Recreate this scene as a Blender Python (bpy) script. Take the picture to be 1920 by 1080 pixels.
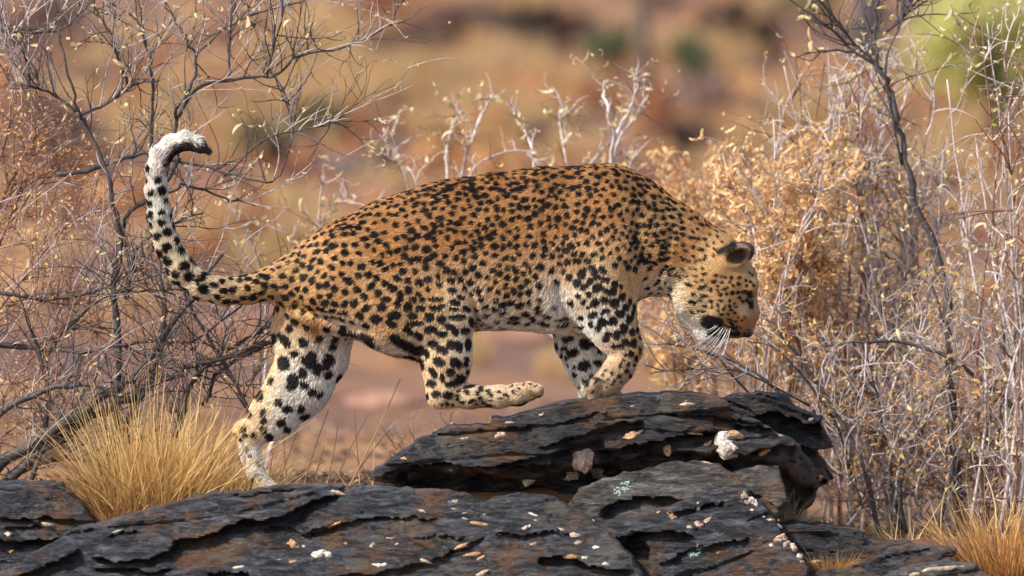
import bpy, math
import numpy as np
from mathutils import Vector

for o in list(bpy.data.objects):
    bpy.data.objects.remove(o)
SC = bpy.context.scene
COL = SC.collection

# ------------------------------------------------------------------ camera, light, exposure
S = 640.0            # modelling units per metre (the leopard is drawn in these units: 1 unit = 1/640 m)
CAM_D = 20.0
CAM_H = 1.5          # height of the lens axis
cam = bpy.data.cameras.new('camera')
cam.sensor_width = 36.0
cam.lens = 36.0 * CAM_D * S / 1920.0
cam.clip_start = 1.0
cam.clip_end = 2000.0
cam.dof.use_dof = True
cam.dof.focus_distance = CAM_D - 0.04
cam.dof.aperture_fstop = 2.4
cam_o = bpy.data.objects.new('camera', cam)
COL.objects.link(cam_o)
cam_o.location = (0, -CAM_D, CAM_H)
cam_o.rotation_euler = (math.radians(90), 0, 0)
SC.camera = cam_o

SUN_DIR = Vector((-0.62, -0.42, 0.66)).normalized()      # towards the sun
sun_el = math.asin(SUN_DIR.z)
sun_az = math.atan2(SUN_DIR.x, SUN_DIR.y)
world = bpy.data.worlds.new('World')
SC.world = world
world.use_nodes = True
wn = world.node_tree
bg = wn.nodes['Background']
sky = wn.nodes.new('ShaderNodeTexSky')
sky.sky_type = 'NISHITA'
sky.sun_disc = False
sky.sun_elevation = sun_el
sky.sun_rotation = sun_az
sky.air_density = 1.0
sky.dust_density = 2.0
wn.links.new(sky.outputs[0], bg.inputs[0])
bg.inputs[1].default_value = 0.13
sun = bpy.data.lights.new('sun', 'SUN')
sun.energy = 3.3
sun.angle = math.radians(2.5)
sun.color = (1.0, 0.925, 0.82)
sun_o = bpy.data.objects.new('sun', sun)
COL.objects.link(sun_o)
sun_o.rotation_euler = SUN_DIR.to_track_quat('Z', 'Y').to_euler()
SC.view_settings.view_transform = 'Standard'
SC.view_settings.look = 'None'
SC.view_settings.exposure = 0.76
SC.view_settings.gamma = 1.0
SC.view_settings.use_curve_mapping = False
SC.render.engine = 'CYCLES'
SC.cycles.use_denoising = True
SC.cycles.max_bounces = 6
SC.cycles.transparent_max_bounces = 6
try:
    SC.cycles_curves.shape = 'RIBBONS'
except Exception:
    pass
SC.render.film_transparent = False

# ------------------------------------------------------------------ helpers
def W(px, Y, py):
    """drawing units (x to the right, Y away from the viewer, y downwards) -> metres"""
    px, Y, py = np.broadcast_arrays(np.asarray(px, float), np.asarray(Y, float), np.asarray(py, float))
    return np.stack([(px - 960) / S, Y / S, (540 - py) / S + CAM_H], -1)

def WP(P):
    P = np.asarray(P, float)
    return W(P[..., 0], P[..., 1], P[..., 2])

def h32(x, seed):
    x = (x.astype(np.uint32) + np.uint32(seed * 7919 & 0xffffffff)) * np.uint32(0x9E3779B1)
    x ^= x >> np.uint32(15); x *= np.uint32(0x85EBCA6B); x ^= x >> np.uint32(13); x *= np.uint32(0xC2B2AE35); x ^= x >> np.uint32(16)
    return x

def noise(P, seed=0):
    """value noise, -1..1, for an (n,d) array with d = 1, 2 or 3"""
    P = np.asarray(P, np.float32)
    d = P.shape[-1]
    I = np.floor(P); F = P - I; I = I.astype(np.int64).astype(np.uint32)
    F = F * F * F * (F * (F * 6 - 15) + 10)
    out = 0
    for c in range(1 << d):
        w = 1.0
        hh = np.zeros(P.shape[:-1], np.uint32)
        for a in range(d):
            b = c >> a & 1
            w = w * (F[..., a] if b else 1 - F[..., a])
            hh = h32(hh ^ (I[..., a] + np.uint32(b)), seed + a * 31)
        out = out + w * (hh.astype(np.float32) / 2147483648.0 - 1)
    return out

def fbm(P, seed=0, oct=3):
    s = 0; a = 1.0; t = 0; P = np.asarray(P, np.float32)
    for o in range(oct):
        s = s + a * noise(P * (2.0 ** o) + 3.1 * o, seed + 101 * o); t += a; a *= 0.5
    return s / t

def sstep(a, b, x):
    t = np.clip((x - a) / (b - a), 0, 1); return t * t * (3 - 2 * t)

def mk_mesh(name, V, F, smooth=True):
    """V (n,3) metres; F (m,k) or a list of such arrays"""
    me = bpy.data.meshes.new(name)
    V = np.ascontiguousarray(V, np.float32)
    Fs = F if isinstance(F, list) else [F]
    Fs = [np.asarray(f, np.int32) for f in Fs if len(f)]
    me.vertices.add(len(V)); me.vertices.foreach_set('co', V.ravel())
    loops = np.concatenate([f.ravel() for f in Fs])
    tot = np.concatenate([np.full(len(f), f.shape[1], np.int32) for f in Fs])
    start = np.concatenate([[0], np.cumsum(tot)[:-1]]).astype(np.int32)
    me.loops.add(len(loops)); me.loops.foreach_set('vertex_index', loops)
    me.polygons.add(len(tot)); me.polygons.foreach_set('loop_start', start)
    try:
        me.polygons.foreach_set('loop_total', tot)
    except Exception:
        pass
    me.polygons.foreach_set('use_smooth', np.full(len(tot), smooth))
    me.update(calc_edges=True)
    me.validate()
    return me

def add_col(me, C, name='col'):
    at = me.attributes.new(name, 'FLOAT_COLOR', 'POINT')
    C = np.asarray(C, np.float32)
    if C.shape[1] == 3:
        C = np.concatenate([C, np.ones((len(C), 1), np.float32)], 1)
    at.data.foreach_set('color', np.ascontiguousarray(C).ravel())

def link(name, data, mat=None, parent=None, label=None, cat=None, group=None, kind=None, loc=None):
    o = bpy.data.objects.new(name, data)
    COL.objects.link(o)
    if mat is not None and data is not None and not data.materials:
        data.materials.append(mat)
    if parent is not None:
        o.parent = parent
        o.matrix_parent_inverse = parent.matrix_world.inverted() if False else o.matrix_parent_inverse
    if loc is not None:
        o.location = loc
    for k, v in (('label', label), ('category', cat), ('group', group), ('kind', kind)):
        if v: o[k] = v
    return o

def recentre(me_V, base):
    return me_V - np.asarray(base)

# ------------------------------------------------------------------ surface nets (an implicit field -> a mesh)
def surface_nets(F, org, h):
    ins = F < 0
    nx, ny, nz = F.shape
    sl = [(slice(0, n - 1), slice(1, n)) for n in F.shape]
    allin = np.ones((nx - 1, ny - 1, nz - 1), bool); anyin = np.zeros_like(allin)
    for a in (0, 1):
        for b in (0, 1):
            for c in (0, 1):
                v = ins[sl[0][a], sl[1][b], sl[2][c]]
                allin &= v; anyin |= v
    act = anyin & ~allin
    I = np.array(np.nonzero(act)).T
    idx = np.full(act.shape, -1, np.int32); idx[act] = np.arange(len(I))
    corners = np.array([(a, b, c) for a in (0, 1) for b in (0, 1) for c in (0, 1)])
    vals = np.stack([F[I[:, 0] + a, I[:, 1] + b, I[:, 2] + c] for a, b, c in corners], 1)
    acc = np.zeros((len(I), 3)); cnt = np.zeros(len(I))
    for i in range(8):
        for ax in range(3):
            if corners[i][ax] == 0:
                cj = corners[i].copy(); cj[ax] = 1
                j = cj[0] * 4 + cj[1] * 2 + cj[2]
                va, vb = vals[:, i], vals[:, j]
                cr = (va < 0) != (vb < 0)
                t = np.where(cr, va / np.where(cr, va - vb, 1), 0)
                p = corners[i][None].repeat(len(I), 0).astype(float)
                p[:, ax] += t
                acc[cr] += p[cr]; cnt[cr] += 1
    V = (I + acc / cnt[:, None]) * h + np.asarray(org)
    quads = []
    for ax in range(3):
        b, c = (ax + 1) % 3, (ax + 2) % 3
        s0 = [slice(None)] * 3; s1 = [slice(None)] * 3
        s0[ax] = slice(0, F.shape[ax] - 1); s1[ax] = slice(1, F.shape[ax])
        A, B = ins[tuple(s0)], ins[tuple(s1)]
        E = np.array(np.nonzero(A != B)).T
        ok = (E[:, b] > 0) & (E[:, c] > 0) & (E[:, b] < F.shape[b] - 1) & (E[:, c] < F.shape[c] - 1)
        E = E[ok]
        flip = A[tuple(E.T)]
        def cell(db, dc):
            e = E.copy(); e[:, b] += db; e[:, c] += dc
            return idx[tuple(e.T)]
        q = np.stack([cell(-1, -1), cell(0, -1), cell(0, 0), cell(-1, 0)], 1)
        q[~flip] = q[~flip][:, ::-1]
        quads.append(q)
    Q = np.concatenate(quads)
    Q = Q[(Q >= 0).all(1)]
    return V, Q

def vnormals(V, Q):
    n = np.cross(V[Q[:, 2]] - V[Q[:, 0]], V[Q[:, 3]] - V[Q[:, 1]])
    N = np.zeros_like(V)
    for k in range(4):
        np.add.at(N, Q[:, k], n)
    return N / (np.linalg.norm(N, axis=1, keepdims=True) + 1e-9)

# ------------------------------------------------------------------ material helper
class NT:
    def __init__(s, name):
        s.m = bpy.data.materials.new(name); s.m.use_nodes = True
        s.t = s.m.node_tree; s.t.nodes.clear()
        s.out = s.t.nodes.new('ShaderNodeOutputMaterial')
    def n(s, kind, **kw):
        nd = s.t.nodes.new('ShaderNode' + kind)
        for k, v in kw.items():
            if k.startswith('i_'):
                key = k[2:].replace('_', ' ')
                nd.inputs[key].default_value = v
            else:
                setattr(nd, k, v)
        return nd
    def l(s, a, b): s.t.links.new(a, b)
    def noise(s, vec, scale, detail=4, rough=0.55, dist=0.0):
        nd = s.n('TexNoise'); nd.inputs['Scale'].default_value = scale; nd.inputs['Detail'].default_value = detail
        nd.inputs['Roughness'].default_value = rough; nd.inputs['Distortion'].default_value = dist
        if vec is not None: s.l(vec, nd.inputs['Vector'])
        return nd.outputs['Fac']
    def ramp(s, fac, stops):
        nd = s.n('ValToRGB'); el = nd.color_ramp.elements
        while len(el) < len(stops): el.new(0.5)
        for e, (p, c) in zip(el, stops):
            e.position = p; e.color = (*c, 1) if len(c) == 3 else c
        s.l(fac, nd.inputs[0]); return nd.outputs[0]
    def mix(s, fac, a, b, mode='MIX'):
        nd = s.n('MixRGB', blend_type=mode)
        for x, sock in ((fac, nd.inputs[0]), (a, nd.inputs[1]), (b, nd.inputs[2])):
            if isinstance(x, (int, float)): sock.default_value = x
            elif isinstance(x, tuple): sock.default_value = (*x, 1)
            else: s.l(x, sock)
        return nd.outputs[0]
    def math(s, op, a, b=0.0):
        nd = s.n('Math', operation=op)
        for x, sock in ((a, nd.inputs[0]), (b, nd.inputs[1])):
            if isinstance(x, (int, float)): sock.default_value = x
            else: s.l(x, sock)
        return nd.outputs[0]
    def bsdf(s, col=None, rough=0.7, spec=0.3, **kw):
        b = s.n('BsdfPrincipled')
        if isinstance(col, tuple): b.inputs['Base Color'].default_value = (*col, 1)
        elif col is not None: s.l(col, b.inputs['Base Color'])
        if isinstance(rough, (int, float)): b.inputs['Roughness'].default_value = rough
        else: s.l(rough, b.inputs['Roughness'])
        b.inputs['Specular IOR Level'].default_value = spec
        return b
    def bump(s, b, h, strength=0.5, dist=0.01):
        nd = s.n('Bump'); nd.inputs['Strength'].default_value = strength; nd.inputs['Distance'].default_value = dist
        s.l(h, nd.inputs['Height']); s.l(nd.outputs[0], b.inputs['Normal'])
    def done(s, shader): s.l(shader, s.out.inputs[0]); return s.m

def thin_mat(name, c1, c2, trans=0.35, rough=0.6, spec=0.25, scale=30.0, attr=False):
    """dry leaf / straw: colour varies along and between blades, light passes through"""
    t = NT(name)
    if attr:
        a = t.n('Attribute', attribute_name='col').outputs['Color']
        col = a
    else:
        oi = t.n('ObjectInfo').outputs['Random']
        tc = t.n('TexCoord').outputs['Object']
        f = t.math('ADD', t.noise(tc, scale, 2), t.math('MULTIPLY', t.math('SUBTRACT', oi, 0.5), 0.8))
        col = t.ramp(f, [(0.25, c1), (0.75, c2)])
    b = t.bsdf(col, rough, spec)
    tr = t.n('BsdfTranslucent'); t.l(col, tr.inputs[0])
    mx = t.n('MixShader'); mx.inputs[0].default_value = trans
    t.l(b.outputs[0], mx.inputs[1]); t.l(tr.outputs[0], mx.inputs[2])
    return t.done(mx.outputs[0])

# ------------------------------------------------------------------ the leopard
def leopard_sdf(h=3.2):
    # every primitive: (x, Y, y, r, ky) -> (x, Y, y, r, ky), blend radius k
    # x, y in drawing units, Y < 0 is the side turned to the viewer; ky squashes the Y axis
    prim = []
    def chain(pts, k=22, ky=1.0):
        for a, b in zip(pts[:-1], pts[1:]):
            prim.append((np.array(a, float), np.array(b, float), k, ky))
    T = 0.56
    # trunk
    chain([(620, 0, 536, 92), (668, 0, 518, 99), (740, 0, 492, 108), (810, 0, 482, 121), (885, 0, 474, 133), (990, 0, 470, 139), (1080, 0, 468, 147)], 30, T)
    chain([(1060, 0, 450, 128), (1138, 0, 420, 108)], 30, 0.52)
    chain([(1080, 0, 500, 118), (1128, 0, 486, 86)], 30, 0.62)
    # neck and head
    chain([(1138, 0, 428, 104), (1195, 0, 446, 88), (1255, 0, 468, 76), (1315, 0, 492, 69)], 28, 0.66)
    chain([(1343, 0, 512, 66), (1356, 0, 530, 62)], 20, 0.92)
    chain([(1362, 0, 540, 56), (1385, 0, 588, 36), (1385, 0, 606, 27)], 16, 0.86)          # brow, bridge, muzzle
    chain([(1302, -22, 558, 40), (1335, -20, 580, 40)], 18, 0.8)                           # cheeks
    chain([(1302, 22, 558, 40), (1335, 20, 580, 40)], 18, 0.8)
    chain([(1316, 0, 582, 40), (1334, 0, 608, 31)], 14, 0.72)
    chain([(1290, 0, 566, 20), (1318, 0, 612, 15), (1334, 0, 630, 13)], 8, 1.0)                               # lower jaw
    chain([(1356, -16, 606, 25), (1372, -13, 611, 21)], 9, 0.9)                            # lip pads
    chain([(1356, 16, 606, 25), (1372, 13, 611, 21)], 9, 0.9)
    chain([(1328, 0, 622, 22), (1342, 0, 629, 15)], 8, 1.0)                                # chin
    chain([(1402, -30, 544, 15), (1408, -22, 535, 14)], 10, 1.0)                           # brow ridges
    chain([(1402, 30, 544, 15), (1408, 22, 535, 14)], 10, 1.0)
    # near hind leg, lifted and swung forward
    chain([(648, -34, 535, 78), (745, -44, 578, 76), (822, -50, 602, 58), (843, -52, 612, 40)], 26, 0.66)
    chain([(836, -52, 620, 46), (838, -54, 672, 43), (836, -54, 718, 37)], 18, 0.72)
    chain([(832, -54, 726, 32), (822, -54, 742, 20)], 10, 0.8)
    chain([(824, -54, 742, 21), (880, -54, 742, 20.5), (935, -54, 743, 19), (970, -54, 739, 19)], 10, 0.95)
    chain([(972, -54, 738, 20), (990, -54, 733, 17)], 8, 1.1)
    for dy in (-14, -5, 5, 14):
        chain([(990, -54 + dy, 726 + (dy + 14) * 0.25, 11), (1007, -54 + dy * 1.2, 729 + (dy + 14) * 0.15, 10)], 3)
    # shoulder blade and hip under the skin
    chain([(1128, -34, 345, 26), (1150, -50, 400, 34), (1140, -58, 470, 36)], 26, 0.6)
    chain([(640, -34, 462, 26), (700, -52, 500, 34)], 26, 0.6)
    # loose skin of the groin
    chain([(690, -8, 600, 32), (745, -14, 622, 32), (790, -22, 640, 30)], 20, 0.6)
    # far hind leg, stretched back
    chain([(590, 34, 560, 72), (585, 42, 622, 70), (580, 44, 668, 62)], 24, 0.62)
    chain([(596, 44, 672, 52), (556, 46, 728, 54), (512, 46, 778, 42), (482, 46, 806, 28)], 18, 0.66)
    chain([(470, 46, 812, 26), (452, 46, 806, 16)], 9, 0.8)
    chain([(462, 46, 814, 23), (468, 46, 850, 19), (478, 46, 890, 17)], 9, 0.9)
    chain([(480, 44, 892, 15), (500, 42, 916, 17)], 8, 1.2)
    for dy in (-14, -5, 5, 14):
        chain([(498, 42 + dy, 914, 12), (520, 41 + dy * 1.2, 922, 9.5)], 5)
    # near fore leg, the paw curled on the ledge
    chain([(1120, -30, 430, 70), (1128, -46, 485, 70), (1122, -52, 540, 64)], 26, 0.56)
    chain([(1122, -52, 545, 58), (1140, -54, 592, 47), (1160, -55, 632, 36), (1174, -55, 656, 27)], 18, 0.72)
    chain([(1092, -50, 556, 26), (1085, -48, 572, 20)], 16, 0.7)
    chain([(1173, -55, 658, 26), (1160, -55, 690, 27), (1140, -55, 716, 26)], 9, 0.86)
    chain([(1138, -55, 718, 25), (1124, -55, 736, 19)], 8, 1.05)
    for dy in (-17, -6, 6, 17):
        chain([(1118, -55 + dy, 716, 12), (1106, -57 + dy * 1.1, 728, 11.5), (1110, -57 + dy * 1.1, 741, 10)], 5)
    chain([(1140, -40, 736, 15), (1156, -40, 741, 10)], 6)
    # far fore leg
    chain([(1110, 34, 520, 60), (1092, 46, 590, 52), (1092, 50, 640, 43), (1104, 50, 688, 34), (1112, 50, 722, 27)], 18, 0.72)
    chain([(1112, 50, 726, 26), (1128, 48, 740, 17)], 8, 1.1)
    for dy in (-16, -5, 5, 16):
        chain([(1132, 48 + dy, 738, 11), (1150, 46 + dy * 1.1, 744, 9.5)], 5)
    # tail
    tail = [(640, 0, 500, 62), (590, 0, 512, 52), (555, 0, 522, 40), (510, -2, 532, 30), (465, -4, 543, 25), (420, -6, 546, 24), (378, -8, 537, 24),
            (342, -10, 508, 24), (315, -12, 462, 23), (300, -14, 410, 19.5), (294, -15, 360, 17.5), (295, -16, 320, 17), (302, -16, 294, 17), (320, -16, 274, 16.5), (345, -16, 265, 15), (366, -16, 269, 12), (384, -16, 280, 5.5)]
    for a, b in zip(tail[:-1], tail[1:]):
        prim.append((np.array(a, float), np.array(b, float), 8 if a[0] < 550 else 20, 1.0 if a[0] < 550 else 0.8))
    lo = np.array([250, -130, 235.]); hi = np.array([1450, 130, 950.])
    n = ((hi - lo) / h).astype(int) + 1
    F = np.full(n, 60.0, np.float32)
    ax = [lo[i] + h * np.arange(n[i], dtype=np.float32) for i in range(3)]
    def box(c0, c1):
        i0 = np.maximum(0, np.floor((c0 - lo) / h).astype(int)); i1 = np.minimum(n, np.ceil((c1 - lo) / h).astype(int) + 1)
        return tuple(slice(a, b) for a, b in zip(i0, i1))
    for A, B, k, ky in prim:
        r = max(A[3], B[3]); pad = r + k + 24
        c0 = np.minimum(A[:3], B[:3]) - pad; c1 = np.maximum(A[:3], B[:3]) + pad
        s = box(c0, c1)
        X = ax[0][s[0]][:, None, None]; Y = ax[1][s[1]][None, :, None]; Z = ax[2][s[2]][None, None, :]
        d = B[:3] - A[:3]
        # squash about the centre line in Y
        dd = d.copy(); L2 = (dd ** 2).sum()
        t = np.clip(((X - A[0]) * dd[0] + (Y - A[1]) * dd[1] + (Z - A[2]) * dd[2]) / L2, 0, 1)
        q = np.sqrt((X - A[0] - t * d[0]) ** 2 + ((Y - A[1] - t * d[1]) / ky) ** 2 + (Z - A[2] - t * d[2]) ** 2) - (A[3] + t * (B[3] - A[3]))
        q = q * (0.5 + 0.5 * ky)
        f = F[s]
        hh = np.maximum(k - np.abs(f - q), 0) / k
        F[s] = np.minimum(f, q) - hh * hh * k * 0.25
    # ears: a rounded shell, hollowed towards the viewer's side and forward
    for sg, cx, cy in ((-1, 1377, 481), (1, 1384, 477)):
        c = np.array([cx, sg * 46.0, cy])
        s = box(c - 70, c + 70)
        X = ax[0][s[0]][:, None, None] - c[0]; Y = (ax[1][s[1]][None, :, None] - c[1]) * -sg; Z = ax[2][s[2]][None, None, :] - c[2]
        # local axes: u along the ear from root to tip (right and up), v across
        ca, sa = math.cos(0.42), math.sin(0.42)
        u = X * ca - Z * sa; v = X * sa + Z * ca
        e = (np.sqrt((u / 31) ** 2 + (v / 21) ** 2 + (Y / 16) ** 2) - 1) * 16
        hol = (np.sqrt(((u - 4) / 27) ** 2 + ((v - 5) / 15) ** 2 + ((Y + 15) / 20) ** 2) - 1) * 15 if sg < 0 else (np.sqrt(((u - 4) / 27) ** 2 + ((v - 5) / 15) ** 2 + ((Y + 15) / 20) ** 2) - 1) * 15
        e = np.maximum(e, -hol)
        f = F[s]; k = 7
        hh = np.maximum(k - np.abs(f - e), 0) / k
        F[s] = np.minimum(f, e) - hh * hh * k * 0.25
        # re-open the hollow where the skull filled it
        deep = (np.sqrt(((u - 4) / 20) ** 2 + ((v - 4) / 11) ** 2 + ((Y + 17) / 20) ** 2) - 1) * 11
        F[s] = np.maximum(F[s], -deep)
    # eye sockets
    for sg in (-1, 1):
        c = np.array([1406, sg * 27.0, 561])
        s = box(c - 24, c + 24)
        X = ax[0][s[0]][:, None, None] - c[0]; Y = ax[1][s[1]][None, :, None] - c[1]; Z = ax[2][s[2]][None, None, :] - c[2]
        F[s] = np.maximum(F[s], -(np.sqrt((X / 1.0) ** 2 + Y ** 2 + (Z / 1.0) ** 2) - 9))
    # soft wrinkles and muscle: push the field with a little noise
    near = np.abs(F) < 14
    I = np.nonzero(near)
    P = np.stack([ax[0][I[0]], ax[1][I[1]], ax[2][I[2]]], 1)
    F[near] += (1.6 * noise(P / 44, 5) + 0.5 * noise(P / 20, 6)) * (P[:, 0] > 520)
    # folds: flank crease before the near thigh, behind the elbow, neck folds
    def fold(pts, depth, wid):
        for a, b in zip(pts[:-1], pts[1:]):
            a = np.array(a, float); b = np.array(b, float)
            m = (P[:, 1] < -10)
            d = b - a
            t = np.clip(((P[:, 0] - a[0]) * d[0] + (P[:, 2] - a[1]) * d[1]) / (d @ d), 0, 1)
            q = np.hypot(P[:, 0] - a[0] - t * d[0], P[:, 2] - a[1] - t * d[1])
            yield m * depth * np.exp(-(q / wid) ** 2)
    acc = np.zeros(len(P))
    for pts, dp, wd in (([(862, 520), (884, 548), (893, 590), (892, 630)], 9, 9), ([(1046, 540), (1062, 585), (1075, 612)], 7, 10),
                        ([(1262, 430), (1250, 480), (1234, 522)], 4, 8), ([(560, 575), (620, 598), (690, 618)], 8, 12), ([(1030, 430), (1055, 500)], 4, 16),
                        ([(1180, 520), (1196, 470), (1192, 410)], 5, 16)):
        fs = [f for f in fold(pts, dp, wd)]
        acc += np.max(fs, 0)
    F[near] += acc
    V, Q = surface_nets(F, lo, h)
    # keep the largest island only: one continuous skin
    par = np.arange(len(V))
    lab = np.arange(len(V))
    for it in range(400):
        m = lab[Q].min(1)
        new = lab.copy()
        for kx in range(4):
            np.minimum.at(new, Q[:, kx], m)
        new = new[new]
        if (new == lab).all(): break
        lab = new
    big = np.bincount(lab).argmax()
    keepv = lab == big
    rem = np.cumsum(keepv) - 1
    Q = rem[Q[keepv[Q].all(1)]]; V = V[keepv]
    return V, Q

def idw(P, ctl, vals, p=3.0, ysc=1.0):
    """inverse-distance blend of control values; ctl (m,3) with Y as third"""
    ctl = np.asarray(ctl, np.float32); vals = np.asarray(vals, np.float32)
    out = np.zeros((len(P), vals.shape[1]), np.float32)
    for i in range(0, len(P), 40000):
        q = P[i:i + 40000]
        d2 = ((q[:, None, 0] - ctl[None, :, 0]) ** 2 + (q[:, None, 2] - ctl[None, :, 1]) ** 2 + ysc * (q[:, None, 1] - ctl[None, :, 2]) ** 2) + 60.0
        w = d2 ** (-p / 2 * 1.0)
        w /= w.sum(1, keepdims=True)
        out[i:i + 40000] = w @ vals
    return out

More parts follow.
